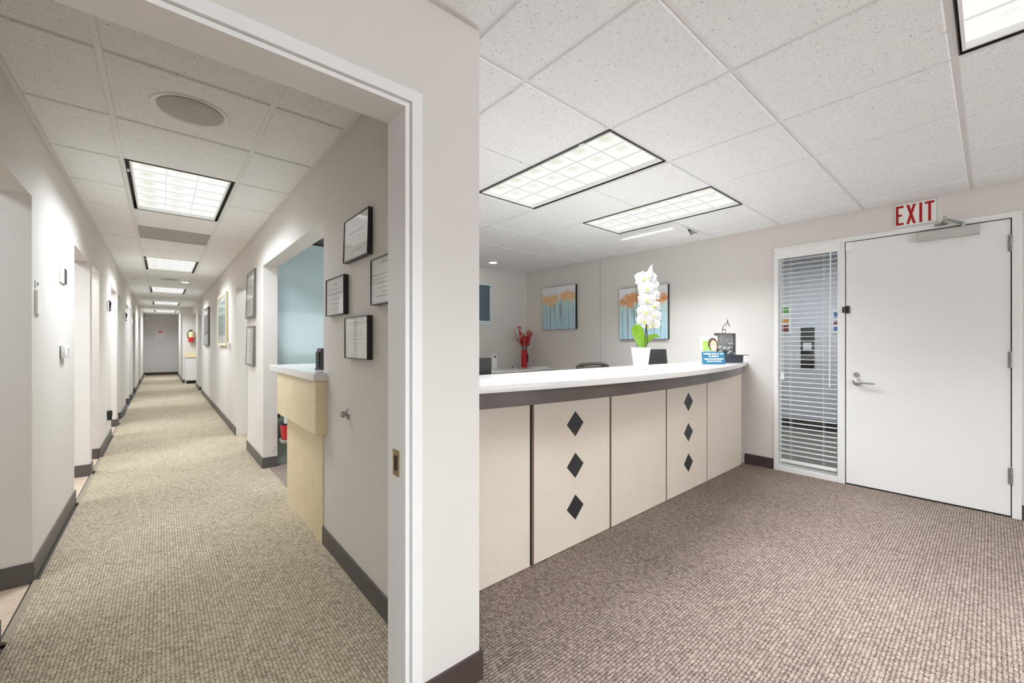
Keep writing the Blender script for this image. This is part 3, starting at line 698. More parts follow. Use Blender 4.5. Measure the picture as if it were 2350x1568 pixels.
for yy in (0.986, 1.243):
    for xx in (XE - 0.009, XE + 0.045): G().cyl((xx, yy, 0.10), (xx, yy, 2.06), 0.0012, seg=6).build('ladder_cord', 'white', bl)
G().cyl((XE - 0.018, 0.932, 2.04), (XE - 0.018, 0.938, 0.835), 0.0045, 0.0045, 8).build('tilt_wand', 'white', bl, True)
for dy in (-0.006, 0.006): G().cyl((XE - 0.016, 1.304 + dy, 0.94), (XE - 0.014, 1.304 + dy, 2.05), 0.0014, seg=6).build('lift_cord', 'white', bl)
for dy in (-0.009, 0.009): G().cyl((XE - 0.016, 1.304 + dy, 0.884), (XE - 0.016, 1.304 + dy * 0.6, 0.945), 0.0085, 0.005, 10).build('tassel', 'white', bl, True)

# lobby seen between the slats
wall('wall_lobby', G().box(7.0, 7.1, -2.0, 4.5, 0, TOP).box(XE + 0.12, 7.0, 4.4, 4.5, 0, TOP).box(XE + 0.12, 7.0, -2.0, -1.9, 0, TOP), 'cool white lobby wall seen through the sidelight blind', 'lobby_wall')
struct(G().box(XE + 0.12, 7.1, -2.0, 4.5, -0.1, 0).build('floor_lobby', 'lobby_floor'), 'olive grey lobby carpet seen through the sidelight', 'carpet floor')
base('baseboard_lobby', G().box(6.985, 7.0, -1.9, 4.4, 0, 0.15), 'dark base of the lobby wall outside the sidelight', 'groove')
struct(G().box(XE + 0.12, 7.1, -2.0, 4.5, H + 0.06, H + 0.07).build('ceiling_lobby', 'tile'), 'plain lobby ceiling outside the sidelight', 'ceiling')
troffer(5.4, 6.0, 0.9, 2.12, 'unseen cool ceiling light added to light the lobby outside the exit door', 'lens_cool', 'added lobby lamp', 27.0, PI)  # fixture out of view, added to brighten the wall behind the slats
def lobby_y(u): # direction through the glass
    return u
po = thing('lobby_poster', 'colourful green, orange and red notice on the lobby wall', 'poster', (6.99, 2.05, 1.40))
G().box(6.988, 6.998, 1.90, 2.14, 1.36, 1.80).build('sheet', 'paper', po)
for (z0, z1, m_) in ((1.68, 1.76, 'leafgreen'), (1.53, 1.60, 'orange'), (1.40, 1.50, 'maroon')): G().box(6.984, 6.988, 1.93, 2.11, z0, z1).build('printed_band', m_, po)
po = thing('lobby_notice', 'small blue and red notice low on the lobby wall edge', 'poster', (6.99, 1.32, 1.40))
G().box(6.988, 6.998, 1.24, 1.42, 1.36, 1.70).build('sheet', 'paper', po)
for (z0, z1, m_) in ((1.58, 1.66, 'blue'), (1.49, 1.54, 'maroon'), (1.40, 1.46, 'blue')): G().box(6.984, 6.988, 1.26, 1.40, z0, z1).build('printed_band', m_, po)
dp = thing('lobby_directory', 'dark framed directory on the lobby wall behind the blind', 'directory', (6.98, 1.72, 0.9))
G().box(6.975, 6.998, 1.62, 1.78, 0.88, 1.46, 0.004).build('frame', 'black', dp); G().box(6.972, 6.975, 1.65, 1.75, 1.14, 1.24).build('card', 'paper', dp)
# EXIT sign
ex = thing('exit_sign', 'white sign with large red EXIT letters above the door', 'sign', (XE - 0.008, 0.392, 2.163))
G().box(XE - 0.005, XE, 0.265, 0.521, 2.163, 2.361, 0.001).build('plate', 'paper', ex)
g = G()
for (a, b, c, e) in ((0.270, 0.516, 2.168, 2.1705), (0.270, 0.516, 2.3535, 2.356), (0.270, 0.2725, 2.168, 2.356), (0.5135, 0.516, 2.168, 2.356)): g.box(XE - 0.0056, XE - 0.005, a, b, c, e)
g.build('border_line', 'ink_dark', ex)
def letter(polys, yl):
    gg = G()
    for P in polys: gg.prism([(yl - a, 2.184 + b) for a, b in P], 'x', XE - 0.0062, XE - 0.005)
    gg.build('letter', 'red', ex)
hh, st = 0.155, 0.016
R_ = lambda a, b, c, e: [(a, c), (b, c), (b, e), (a, e)]
letter([R_(0, st, 0, hh), R_(st, 0.046, 0, 0.018), R_(st, 0.036, 0.070, 0.087), R_(st, 0.046, hh - 0.018, hh)], 0.505)
letter([[(0, 0), (0.017, 0), (0.028, 0.0445), (0.039, 0), (0.056, 0), (0.0365, hh / 2), (0.056, hh), (0.039, hh), (0.028, hh - 0.0445), (0.017, hh), (0, hh), (0.0195, hh / 2)]], 0.444)
letter([R_(0, st, 0, hh)], 0.369)
letter([R_(0, 0.052, hh - 0.018, hh), R_(0.018, 0.034, 0, hh - 0.018)], 0.338)

# ------------------------------------------------------------------ reception counter
CT, ZT = 1.05, 0.033
yf = lambda x: 1.265 + 0.071 * (x - 2.32) ** 2
rc = thing('reception_counter', 'curved reception counter with cream panels and black diamonds', 'counter', (2.7, 1.75, 0.0))
xa, xb = XR + WT + 0.002, XE - 0.002
NX = 48
def curved(x0, x1, inset, yback, z0, z1):
    xsq = [x0 + (x1 - x0) * i / NX for i in range(NX + 1)]
    pts = [(x, yf(x) + inset) for x in xsq] + [(x1, yback), (x0, yback)]
    return G().prism(pts, 'z', z0, z1)
def slab_profile(x0, x1, yback, z0, z1, b=0.004):
    rows = [(0.0 + b * 0.3, z0, 0), (0.0, z0 + b, 0), (0.0, z1 - b, 0), (b * 0.3, z1 - b * 0.3, 0), (b, z1, 0)]
    xsq = [x0 + (x1 - x0) * i / NX for i in range(NX + 1)]; v = []; gg = G()
    for (ins, zz, _) in rows: v += [(x, yf(x) + ins, zz) for x in xsq]
    n = NX + 1
    v += [(x, yback, z1) for x in xsq] + [(x, yback, z0) for x in xsq]
    m = len(rows) + 2
    f = [(r_ * n + i, r_ * n + i + 1, ((r_ + 1) % m) * n + i + 1, ((r_ + 1) % m) * n + i) for r_ in range(m) for i in range(NX)]
    f += [tuple(r_ * n for r_ in range(m)), tuple(r_ * n + NX for r_ in range(m))]
    return gg.add(v, f)
slab_profile(xa, xb, 1.872, CT - ZT, CT).build('countertop', 'quartz', rc, True)
g = curved(xa, 4.462, 0.026, 1.70, 0.946, CT - ZT); g.build('fascia_band', 'band', rc, True)
YP = 1.645
G().box(xa, 4.462, YP + 0.020, 1.86, 0.0, CT - ZT - 0.001).build('carcass', 'groove', rc)
G().box(4.462, xb, YP + 0.05, 1.86, 0.0, CT - ZT - 0.001).build('end_filler', 'wall', rc)
seams = [(xa, 1.536), (1.568, 2.258), (2.280, 2.980), (3.000, 3.684), (3.700, 4.462)]
for k, (a, b) in enumerate(seams):
    pn = G().box(a, b, YP, YP + 0.019, 0.004, 0.946).build('front_panel', 'laminate', rc)
    G().box(a - 0.0008, a, YP + 0.0005, YP + 0.019, 0.004, 0.946).build('panel_edge', 'edge', pn)
    if k in (1, 3):
        cx = 1.913 if k == 1 else 3.346
        for cz in (0.740, 0.487, 0.233): G().prism([(cx - 0.0755, cz), (cx, cz - 0.076), (cx + 0.0755, cz), (cx, cz + 0.076)], 'y', YP - 0.0025, YP).build('diamond_inlay', 'slate', pn)
# work surface behind it
ws = thing('work_desk', 'pale work surface behind the reception counter', 'desk', (2.7, 2.2, 0.0))
G().box(xa + 0.3, xb, 1.862, 2.50, 0.705, 0.735, 0.003).build('desktop', 'quartz', ws)
for x in (1.4, 2.9, 4.3): G().box(x - 0.02, x + 0.02, 1.90, 2.44, 0.0, 0.705).build('support_panel', 'laminate', ws)

def monitor(name, x0, x1, y, z0, z1, tilt, label, logo=False):
    cx = (x0 + x1) / 2
    r = thing(name, label, 'monitor', (cx, y + 0.09, 0.735))
    m = Matrix.Translation((cx, y, z0)) @ Matrix.Rotation(tilt, 4, 'X')
    w = (x1 - x0) / 2; hh = z1 - z0
    G().box(-w, w, 0.0, 0.022, 0, hh, 0.006).move(m).build('rear_shell', 'black', r)
    G().box(-w + 0.01, w - 0.01, 0.0215, 0.024, 0.01, hh - 0.01).move(m).build('screen', 'slate', r)
    G().box(cx - 0.03, cx + 0.03, y + 0.045, y + 0.06, 0.745, z0 + 0.12).build('stand_neck', 'black', r)
    G().box(cx - 0.11, cx + 0.11, y + 0.0, y + 0.19, 0.735, 0.747, 0.004).build('stand_foot', 'black', r)
    if logo:
        gg = G(); seg = 28
        for i in range(seg):
            a0, a1 = 2 * PI * i / seg, 2 * PI * (i + 1) / seg
            ro, ri = 0.034, 0.030
            gg.prism([(ro * math.cos(a0), hh * 0.52 + ro * math.sin(a0)), (ro * math.cos(a1), hh * 0.52 + ro * math.sin(a1)), (ri * math.cos(a1), hh * 0.52 + ri * math.sin(a1)), (ri * math.cos(a0), hh * 0.52 + ri * math.sin(a0))], 'y', -0.001, 0.0)
        gg.move(m).build('emblem_ring', 'ink_dark', r)
        t = text('DELL', 0.024, 'ink_dark', r, m @ Matrix.Translation((0, -0.0008, hh * 0.52)) @ Matrix.Rotation(PI / 2, 4, 'X'), 'emblem_letters')
    return r
monitor('computer_monitor', 3.235, 3.662, 1.985, 0.885, 1.178, -0.10, 'black monitor seen from behind, beside the white orchid pot', True)
monitor('computer_monitor', 1.085, 1.512, 1.955, 0.85, 1.146, 0.0, 'plain black monitor back showing beside the pillar')

# office chair
ch = thing('office_chair', 'grey office chair with curved back behind the counter', 'chair', (0, 0, 0))
def chair():
    bw = 0.19; gg = []
    pts = []
    for i in range(17):
        a = PI * i / 16; pts.append((-bw * math.cos(a), 0.055 * (abs(math.cos(a)) ** 2) - 0.05, 0.93 + 0.055 * math.sin(a) ** 0.7))
    full = [(-bw + 0.02, -0.01, 0.52), (-bw, 0.0, 0.72), (-bw, 0.004, 0.85)] + pts + [(bw, 0.004, 0.85), (bw, 0.0, 0.72), (bw - 0.02, -0.01, 0.52)]
    bk = G().tube(full, 0.019, 10).build('back_frame', 'fabric', ch, True)
    v = []; m = 9; hs = [0.53, 0.65, 0.77, 0.88, 0.955]
    for zz in hs:
        for i in range(m):
            q = -1 + 2 * i / (m - 1); ww = (bw - 0.01) * (1.0 if zz < 0.9 else 0.8); v.append((q * ww, 0.05 * q * q - 0.05, zz))
    f = [(r_ * m + i, r_ * m + i + 1, (r_ + 1) * m + i + 1, (r_ + 1) * m + i) for r_ in range(len(hs) - 1) for i in range(m - 1)]
    v2 = [(a, b + 0.012, c) for a, b, c in v]; nn = len(v)
    f2 = [tuple(i + nn for i in q[::-1]) for q in f]
    G().add(v + v2, f + f2).build('back_mesh', 'frame_grey', bk, True)
    G().box(-0.24, 0.24, -0.04, 0.44, 0.43, 0.50, 0.025).build('seat', 'fabric', ch, True)
    G().tube([(0, -0.02, 0.45), (0, -0.07, 0.47), (0, -0.06, 0.60)], 0.02, 8).build('back_stem', 'black', ch, True)
    G().cyl((0, 0.2, 0.09), (0, 0.2, 0.43), 0.03, 0.025, 16).build('gas_lift', 'black', ch, True)
    for k in range(5):
        a = 2 * PI * k / 5 + 0.3; e = (0.30 * math.cos(a), 0.2 + 0.30 * math.sin(a), 0.075)
        lg = G().tube([(0, 0.2, 0.11), e], [0.026, 0.016], 8).build('base_leg', 'black', ch, True)
        G().cyl((e[0] - 0.022 * math.sin(a), e[1] + 0.022 * math.cos(a), 0.03), (e[0] + 0.022 * math.sin(a), e[1] - 0.022 * math.cos(a), 0.03), 0.03, seg=14).build('caster', 'rubber', lg, True)
    for s_ in (-1, 1):
        G().tube([(s_ * 0.22, 0.05, 0.45), (s_ * 0.29, 0.06, 0.48), (s_ * 0.29, 0.10, 0.66)], 0.014, 8).box(s_ * 0.29 - 0.035, s_ * 0.29 + 0.035, 0.0, 0.26, 0.66, 0.685, 0.008).build('armrest', 'black', ch, True)
chair(); ch.location = (4.0, 3.16, 0.0); ch.rotation_euler = (0, 0, math.radians(-38))

# orchid
FW = Vector((0.650, 0.760, 0)); RT = Vector((0.760, -0.650, 0))
PB = Vector((2.455, 1.535, CT))
oc = thing('potted_orchid', 'white orchid in a white pot standing on the counter', 'orchid', PB)
S_ = 0.00293
def off(u, v, d=0.0): return PB + RT * ((u - 1472) * S_) + FW * d + Vector((0, 0, EYE + (789 - v) * S_ - CT))
G().lathe([(0.040, 0.0), (0.043, 0.003), (0.047, 0.04), (0.055, 0.10), (0.0615, 0.149), (0.0625, 0.151), (0.0585, 0.151), (0.056, 0.14), (0.03, 0.135)], PB, 36, sq=0.25).build('pot', 'pot', oc, True)
G().lathe([(0.001, 0.131), (0.03, 0.139), (0.0565, 0.136), (0.0565, 0.13)], PB, 20).build('bark', 'soil', oc, True)
def leaf(pts, w, name='leaf'):
    """centre line pts with half-widths w, bent across"""
    n = len(pts); v = []; m = 5
    for i, q in enumerate(pts):
        q = Vector(q); d = (Vector(pts[min(i + 1, n - 1)]) - Vector(pts[max(i - 1, 0)])).normalized(); sd_ = d.cross(FW).normalized(); nm = sd_.cross(d).normalized()
        for k in range(m):
            t_ = -1 + 2 * k / (m - 1); v.append(q + sd_ * t_ * w[i] - nm * 0.25 * w[i] * t_ * t_)
    f = [(i * m + k, i * m + k + 1, (i + 1) * m + k + 1, (i + 1) * m + k) for i in range(n - 1) for k in range(m - 1)]
    nn = len(v); v = v + [q + FW * 0.002 for q in v]
    f2 = [tuple(i + nn for i in q[::-1]) for q in f]
    return G().add(v, f + f2).build(name, 'leaf', oc, True)
leaf([off(1474, 800), off(1472, 790), off(1468, 775), off(1462, 760, -0.01), off(1458, 749, -0.015), off(1456, 745.5, -0.02)], [0.012, 0.024, 0.036, 0.040, 0.028, 0.006])
leaf([off(1476, 800, 0.01), off(1484, 785, 0.02), off(1496, 775, 0.04), off(1510, 771, 0.06), off(1527, 774, 0.08)], [0.010, 0.020, 0.020, 0.010, 0.002])
leaf([off(1478, 800, 0.02), off(1492, 780, 0.05), off(1512, 769, 0.09), off(1528, 768, 0.12)], [0.008, 0.014, 0.010, 0.002])
G().tube([off(1479, 800), off(1482, 775), off(1485, 745), off(1482, 715, 0.02), off(1481, 690, 0.03), off(1484, 660, 0.03), off(1494, 622, 0.01)], 0.0035, 8).build('stem', 'stake', oc, True)
G().tube([off(1484, 800, 0.01), off(1489, 784, 0.01), off(1486, 762, 0.0), off(1484, 745, 0.0)], 0.003, 8).build('stem', 'stake', oc, True)
G().cyl(off(1466, 800, 0.03), off(1464.5, 652, 0.03), 0.0022, seg=6).build('support_stake', 'stake', oc, True)
def petal_mesh(gg, ang, ln, wd, cup, m):
    """one petal in the local xz-plane, facing -y"""
    n, mm = 6, 5; v = []
    for i in range(n + 1):
        s = i / n; w_ = wd * math.sin(PI * min(1.0, (s * 0.82 + 0.10)) ** 0.85) if i < n else wd * 0.05
        for k in range(mm):
            t_ = -1 + 2 * k / (mm - 1); x = t_ * w_; z = s * ln; yy = -cup * (s * s) + 0.012 * t_ * t_ * s
            v.append((x * math.cos(ang) + z * math.sin(ang), yy, -x * math.sin(ang) + z * math.cos(ang)))
    f = [(i * mm + k, i * mm + k + 1, (i + 1) * mm + k + 1, (i + 1) * mm + k) for i in range(n) for k in range(mm - 1)]
    nn = len(v); f2 = [tuple(i + nn for i in q[::-1]) for q in f]
    v2 = [(a, b + 0.0012, c) for a, b, c in v]
    gg.add([m @ Vector(q) for q in v + v2], f + f2)
def flower(u, v, d, r, yaw, pitch, roll=0.0):
    c = off(u, v, d)
    base_yaw = -math.atan2(805, 941)
    m = Matrix.Translation(c) @ Matrix.Rotation(base_yaw + yaw, 4, 'Z') @ Matrix.Rotation(pitch, 4, 'X') @ Matrix.Rotation(roll, 4, 'Y')
    gg = G()
    for a in (0, 2.25, -2.25): petal_mesh(gg, a, r * 0.95, r * 0.40, -0.004, m @ Matrix.Translation((0, 0.004, 0)))
    for a in (1.35, -1.35): petal_mesh(gg, a, r * 1.05, r * 0.62, 0.006, m)
    fl = gg.build('flower', 'petal', oc, True)
    gl = G().ball((0, -0.010, -0.006), 0.007, 8, 6, (1, 1.3, 1.3)).ball((0, -0.014, -0.016), 0.005, 8, 6, (1.3, 1, 1.2)).move(m); gl.build('lip', 'lip', fl, True)
for a in [(1477, 640, -0.01, 0.060, 0.15, -0.1, 0.1), (1492, 634, 0.01, 0.050, -0.5, -0.3, 0.3), (1484, 663, -0.02, 0.062, 0.0, 0.0, 0.0), (1484, 689, -0.02, 0.060, 0.05, 0.05, 0.05), (1480.5, 716, -0.02, 0.060, 0.1, 0.12, -0.05), (1478.5, 736, -0.015, 0.056, 0.15, 0.3, 0.0),
          (1502, 652, 0.02, 0.044, -0.9, 0.0, 0.3), (1505, 676, 0.03, 0.046, -1.0, 0.1, 0.1), (1507, 702, 0.03, 0.044, -0.9, 0.1, -0.2), (1505, 725, 0.02, 0.050, -0.8, 0.15, 0.0), (1502, 744, 0.01, 0.048, -0.7, 0.35, 0.2), (1490, 748, 0.02, 0.04, -0.2, 0.6, 0.1)]: flower(*a)
gg = G().tube([off(1494, 636), off(1494, 626), off(1495, 616), off(1498, 607)], [0.016, 0.020, 0.012, 0.001], 10); gg.build('bud', 'petal', oc, True)

# payment sign with leaflet
SB = Vector((3.565, 1.530, CT))
r = thing('payment_sign', 'teal payment notice in an acrylic stand with leaflet behind', 'sign', SB)
yaw = -0.62
ms = Matrix.Translation(SB) @ Matrix.Rotation(yaw, 4, 'Z') @ Matrix.Rotation(-0.14, 4, 'X')
k_ = 0.00369
G().box(-0.100, 0.103, 0.0, 0.003, 0.0, 0.108).move(ms).build('notice', 'sign_teal', r)
G().box(-0.103, 0.106, 0.003, 0.006, 0.0, 0.112).move(ms).build('acrylic_front', 'acrylic', r)
G().box(-0.103, 0.106, -0.02, 0.075, 0.0, 0.003).move(Matrix.Translation(SB) @ Matrix.Rotation(yaw, 4, 'Z')).build('acrylic_foot', 'acrylic', r)
lines = [('PAYMENT IS DUE AT TIME', 0.090, 0.0185), ('OF SERVICE', 0.069, 0.0185), ('UNLESS OTHER ARRANGEMENTS', 0.046, 0.0150), ('ARE MADE IN ADVANCE', 0.027, 0.0150)]
for body, zz, sz in lines:
    text(body, sz, 'text_white', r, ms @ Matrix.Translation((0.002, -0.0006, zz)) @ Matrix.Rotation(PI / 2, 4, 'X'), sx={22: 0.82, 10: 0.92, 25: 0.76, 19: 0.80}[len(body)], bold=0.0006)
ml = Matrix.Translation(SB) @ Matrix.Rotation(yaw, 4, 'Z') @ Matrix.Translation((-0.018, 0.02, 0)) @ Matrix.Rotation(-0.10, 4, 'X')
lf = G().box(-0.085, 0.075, 0.0, 0.004, 0.004, 0.245).move(ml).build('leaflet', 'paper', r)
def oval(cx, cz, rx, rz, y, name, m_, seg=20, a0=0, a1=2 * PI):
    pts = [(cx + rx * math.cos(a0 + (a1 - a0) * i / seg), cz + rz * math.sin(a0 + (a1 - a0) * i / seg)) for i in range(seg)]
    G().prism(pts, 'y', y, y + 0.0004).move(ml).build(name, m_, lf)
G().box(-0.062, 0.03, -0.0006, 0.0, 0.11, 0.20).move(ml).build('green_block', 'green', lf)
oval(0.030, 0.172, 0.044, 0.056, -0.0012, 'printed_hair', 'hair'); oval(0.066, 0.13, 0.009, 0.05, -0.0012, 'printed_hair', 'hair')
oval(0.035, 0.158, 0.030, 0.050, -0.0018, 'printed_face', 'skin')
G().prism([(-0.05, 0.06), (0.07, 0.06), (0.06, 0.115), (0.01, 0.11), (-0.025, 0.13), (-0.05, 0.10)], 'y', -0.0015, -0.0010).move(ml).build('printed_shirt', 'shirt', lf)
for ex_ in (0.022, 0.047): oval(ex_, 0.170, 0.0045, 0.0022, -0.0023, 'printed_eye', 'hair', 10)
oval(0.034, 0.138, 0.013, 0.006, -0.0023, 'printed_smile', 'text_white', 12, PI, 2 * PI)

# tabletop fountain
FB = Vector((4.02, 1.60, CT))
r = thing('tabletop_fountain', 'dark slate tabletop fountain with rocks and tiny metal spout', 'fountain', FB)
mf = Matrix.Translation(FB) @ Matrix.Rotation(-0.45, 4, 'Z')
G().prism([(-0.115, 0.0), (0.105, 0.0), (0.110, 0.068), (-0.120, 0.068)], 'y', -0.07, 0.08).move(mf).build('basin', 'basin', r)
G().box(-0.150, 0.165, -0.085, 0.095, 0.068, 0.073, 0.0015).move(mf).build('rim_plate', 'basin', r)
bkf = G().box(-0.125, -0.105, 0.0, 0.03, 0.073, 0.275).box(0.075, 0.09, 0.0, 0.03, 0.073, 0.275).box(-0.125, 0.09, 0.0, 0.03, 0.262, 0.275).move(mf).build('back_frame', 'frame_grey', r)
G().box(-0.105, 0.075, 0.012, 0.024, 0.073, 0.262).move(mf).build('rock_panel', 'rock', bkf)
for k in range(16):
    x = -0.10 + random.random() * 0.19; zz = 0.075 + abs(random.gauss(0, 0.035)) * (1 if k % 2 else 2.2); zz = min(zz, 0.2)
    rr = 0.012 + random.random() * 0.016
    G().ball((x, -0.005 - random.random() * 0.035 * (1 if zz < 0.1 else 0.2), max(zz, 0.073 + rr * 0.6)), rr, 7, 5, (1.2, 0.8, 0.8)).move(mf).build('pebble', 'rock', r, True)
sg = G()
sg.tube([(-0.045, 0.018, 0.275), (-0.044, 0.018, 0.31), (-0.030, 0.016, 0.345), (-0.005, 0.012, 0.368), (0.012, 0.008, 0.372)], 0.0028, 7).tube([(-0.012, 0.018, 0.275), (-0.011, 0.018, 0.310)], 0.0024, 7).tube([(-0.048, 0.018, 0.309), (-0.008, 0.018, 0.309)], 0.0035, 7)
sg.tube([(0.006, 0.008, 0.372), (0.004, 0.008, 0.395), (0.001, 0.008, 0.412)], [0.006, 0.003, 0.001], 7)
sg.move(mf).build('spout_pipe', 'dark', r, True)
G().lathe([(0.004, 0.0), (0.012, -0.006), (0.011, -0.018), (0.020, -0.036), (0.018, -0.037), (0.008, -0.02)], (0.010, 0.008, 0.376), 14).move(mf).build('spout_bell', 'hinge', r, True)

# ------------------------------------------------------------------ back of reception
bd = thing('back_desk', 'pale counter along the back wall of reception', 'desk', (3.5, 4.6, 0))
G().box(2.2, XE - 0.003, 4.30, YB - 0.002, 0.830, 0.862, 0.003).build('desktop', 'quartz', bd)
G().box(2.25, XE - 0.003, 4.36, YB - 0.002, 0.0, 0.830).build('cabinet_body', 'laminate', bd)
for k in range(4): 
    dr = G().box(2.27 + k * 0.57, 2.82 + k * 0.57, 4.342, 4.36, 0.08, 0.81, 0.003).build('cabinet_door', 'laminate', bd)
    G().cyl((2.75 + k * 0.57, 4.318, 0.60), (2.75 + k * 0.57, 4.318, 0.72), 0.005, seg=8).build('pull', 'steel', dr, True)
VB = Vector((4.27, 4.70, 0.862))
r = thing('red_vase', 'slim red vase of berry twigs in the back corner', 'vase', VB)
G().lathe([(0.046, 0.0), (0.048, 0.01), (0.049, 0.20), (0.048, 0.245), (0.050, 0.262), (0.044, 0.262), (0.042, 0.20), (0.01, 0.19)], VB, 24).build('vase_body', 'vase', r, True)
gt = G(); gb = G(); gp = G()
for k in range(17):
    a = random.random() * 2 * PI; sp_ = 0.03 + random.random() * 0.085; tall = 0.46 + random.random() * 0.17
    if k == 0: a, sp_, tall = math.atan2(RT.y, RT.x) + PI, 0.155, 0.60
    tip = VB + Vector((math.cos(a) * sp_, math.sin(a) * sp_, tall)); b0 = VB + Vector((math.cos(a) * 0.012, math.sin(a) * 0.012, 0.21)); md = b0.lerp(tip, 0.5) + Vector((math.cos(a) * 0.012, math.sin(a) * 0.012, 0.0))
    gt.tube([b0, md, tip], [0.003, 0.0028, 0.0015], 5)
    for q in range(13 if k else 3):
        s = 0.42 + 0.58 * q / 12 if k else (0.50 + 0.06 * q); pt = (b0.lerp(md, s * 2) if s < 0.5 else md.lerp(tip, s * 2 - 1)) + Vector((random.uniform(-1, 1), random.uniform(-1, 1), 0)) * 0.010
        (gp if random.random() < 0.14 else gb).ball(pt, 0.0105 + random.random() * 0.004, 6, 4)
tw = gt.build('twigs', 'twig', r, True)
ob = gb.build('berries', 'berry', tw, True); ob['kind'] = 'stuff'; ob = gp.build('pale_buds', 'berry_pale', tw, True); ob['kind'] = 'stuff'
G().box(VB.x + 0.034, VB.x + 0.046, VB.y - 0.042, VB.y - 0.028, VB.z + 0.08, VB.z + 0.21).build('hanging_tag', 'frame_black', r)
b = thing('desk_bell', 'small silver bell on the back desk by the vase', 'bell', (4.02, 4.62, 0.862))
G().lathe([(0.028, 0.0), (0.030, 0.006), (0.026, 0.018), (0.014, 0.030), (0.004, 0.034)], (4.02, 4.62, 0.862), 20).build('dome', 'steel', b, True)
G().cyl((4.02, 4.62, 0.894), (4.02, 4.62, 0.905), 0.004, seg=8).build('button', 'dark', b, True)
G().tube([(3.99, 4.62, 0.868), (3.965, 4.62, 0.878), (3.95, 4.62, 0.90)], 0.005, 6).build('striker', 'dark', b, True)
b = thing('paper_box', 'small white dispenser box standing behind the plain monitor', 'box', (3.74, 4.80, 0.862))
G().box(3.69, 3.775, 4.75, 4.85, 0.862, 1.068, 0.004).build('carton', 'white', b); G().box(3.715, 3.75, 4.748, 4.75, 1.02, 1.05).build('slot', 'ink_dark', b)
b = thing('paper_stack', 'thin white paper stack at the right end of back desk', 'paper', (4.35, 4.42, 0.862))
for k in range(3): G().box(4.22 + 0.004 * k, 4.44 + 0.003 * k, 4.34, 4.50 - 0.004 * k, 0.862 + 0.006 * k, 0.8675 + 0.006 * k).build('sheet_pad', 'paper', b)
b = thing('wall_picture', 'slate blue panel in a pale frame on reception back wall', 'framed panel', (3.56, YB - 0.03, 1.50))
G().box(3.34, 3.775, YB - 0.014, YB - 0.004, 1.57, 2.10).build('panel', 'slate_blue', b)
for (a, c, e, f_) in ((3.30, 3.815, 2.10, 2.14), (3.30, 3.815, 1.50, 1.57), (3.30, 3.34, 1.57, 2.10), (3.775, 3.815, 1.57, 2.10)): G().box(a, c, YB - 0.032, YB, e, f_, 0.004).build('frame_rail', 'ice_frame', b)
for (x, zz) in ((3.785, 1.60), (3.785, 2.09)): G().cyl((x, YB - 0.040, zz), (x, YB - 0.030, zz), 0.008, seg=10).build('clip', 'steel', b, True)
pl = thing('outlet_plate', 'small white outlet plate on exit wall by the vase', 'outlet', (XE, 4.42, 1.02))
G().box(XE - 0.006, XE, 4.38, 4.45, 0.99, 1.105, 0.002).build('plate', 'wall', pl); G().box(XE - 0.008, XE - 0.006, 4.40, 4.43, 1.06, 1.085).box(XE - 0.008, XE - 0.006, 4.40, 4.43, 1.01, 1.035).build('socket', 'white', pl)

def canvas(y0, y1, z0, z1, m_, label):
    r = thing('canvas_picture', label, 'picture', (XE - 0.02, (y0 + y1) / 2, z0), 'tree canvases on exit wall')
    G().box(XE - 0.042, XE - 0.002, y0, y1, z0, z1, 0.003).build('canvas_box', 'frame_black', r)
    G().box(XE - 0.0435, XE - 0.0421, y0 + 0.002, y1 - 0.0005, z0 + 0.002, z1 - 0.002).build('printed_face', m_, r)
canvas(3.87, 4.545, 1.438, 2.082, 'paint_a', 'square canvas of pale orange trees on blue, nearer the corner')
canvas(2.462, 3.13, 1.283, 1.93, 'paint_b', 'square canvas of rust orange trees behind the orchid')

# teal glass panel, pail, pass-through counter
tg = thing('glass_panel', 'tall teal frosted glass panel behind the pass-through', 'glass panel', (1.4, 4.76, 0))
G().box(0.89, 2.0, 4.745, 4.757, 0.62, 2.285).build('glass', 'teal', tg)
G().box(0.89, 2.0, 4.740, 4.762, 2.285, 2.315).build('top_track', 'dark', tg)
G().box(0.89, 2.0, 4.738, 4.764, 0.0, 0.62).build('lower_panel', 'sage', tg)
G().box(0.90, 0.918, 4.70, 4.74, 0.475, 0.53, 0.003).build('pull', 'dark', tg)
G().box(0.89, 0.906, 4.728, 4.742, 1.22, 1.27, 0.002).build('clip', 'ink', tg)
rp = thing('red_pail', 'red waste pail with white papers below the pass-through', 'pail', (0.995, 4.60, 0.25))
G().lathe([(0.082, 0.0), (0.086, 0.004), (0.098, 0.155), (0.102, 0.157), (0.096, 0.157), (0.08, 0.02), (0.01, 0.02)], (0.995, 4.60, 0.27), 26).build('bucket', 'vase', rp, True)
G().lathe([(0.100, 0.150), (0.104, 0.153), (0.104, 0.165), (0.099, 0.165)], (0.995, 4.60, 0.27), 26).build('rim', 'frame_black', rp, True)
G().box(0.93, 0.99, 4.55, 4.58, 0.30, 0.52).build('paper', 'paper', rp)
G().box(1.005, 1.03, 4.53, 4.54, 0.33, 0.52).build('yellow_card', 'yellow', rp)
G().box(0.975, 0.990, 4.488, 4.50, 0.355, 0.48, 0.003).build('clip_handle', 'black', rp); G().box(0.973, 0.992, 4.484, 4.49, 0.398, 0.418).build('clip_label', 'white', rp)
G().box(0.90, 1.12, 4.50, 4.736, 0.25, 0.27).build('bracket_shelf', 'sage', rp)
pc_ = thing('pass_counter', 'white topped cream ledge in the corridor pass-through', 'counter', (0.85, 3.2, 0))
G().box(0.685, 1.20, 2.600, 3.92, CT - 0.046, CT, 0.003).build('countertop', 'quartz', pc_)
G().box(0.700, 0.86, 2.622, 3.70, 0.668, CT - 0.046, 0.012).build('apron', 'cream', pc_)
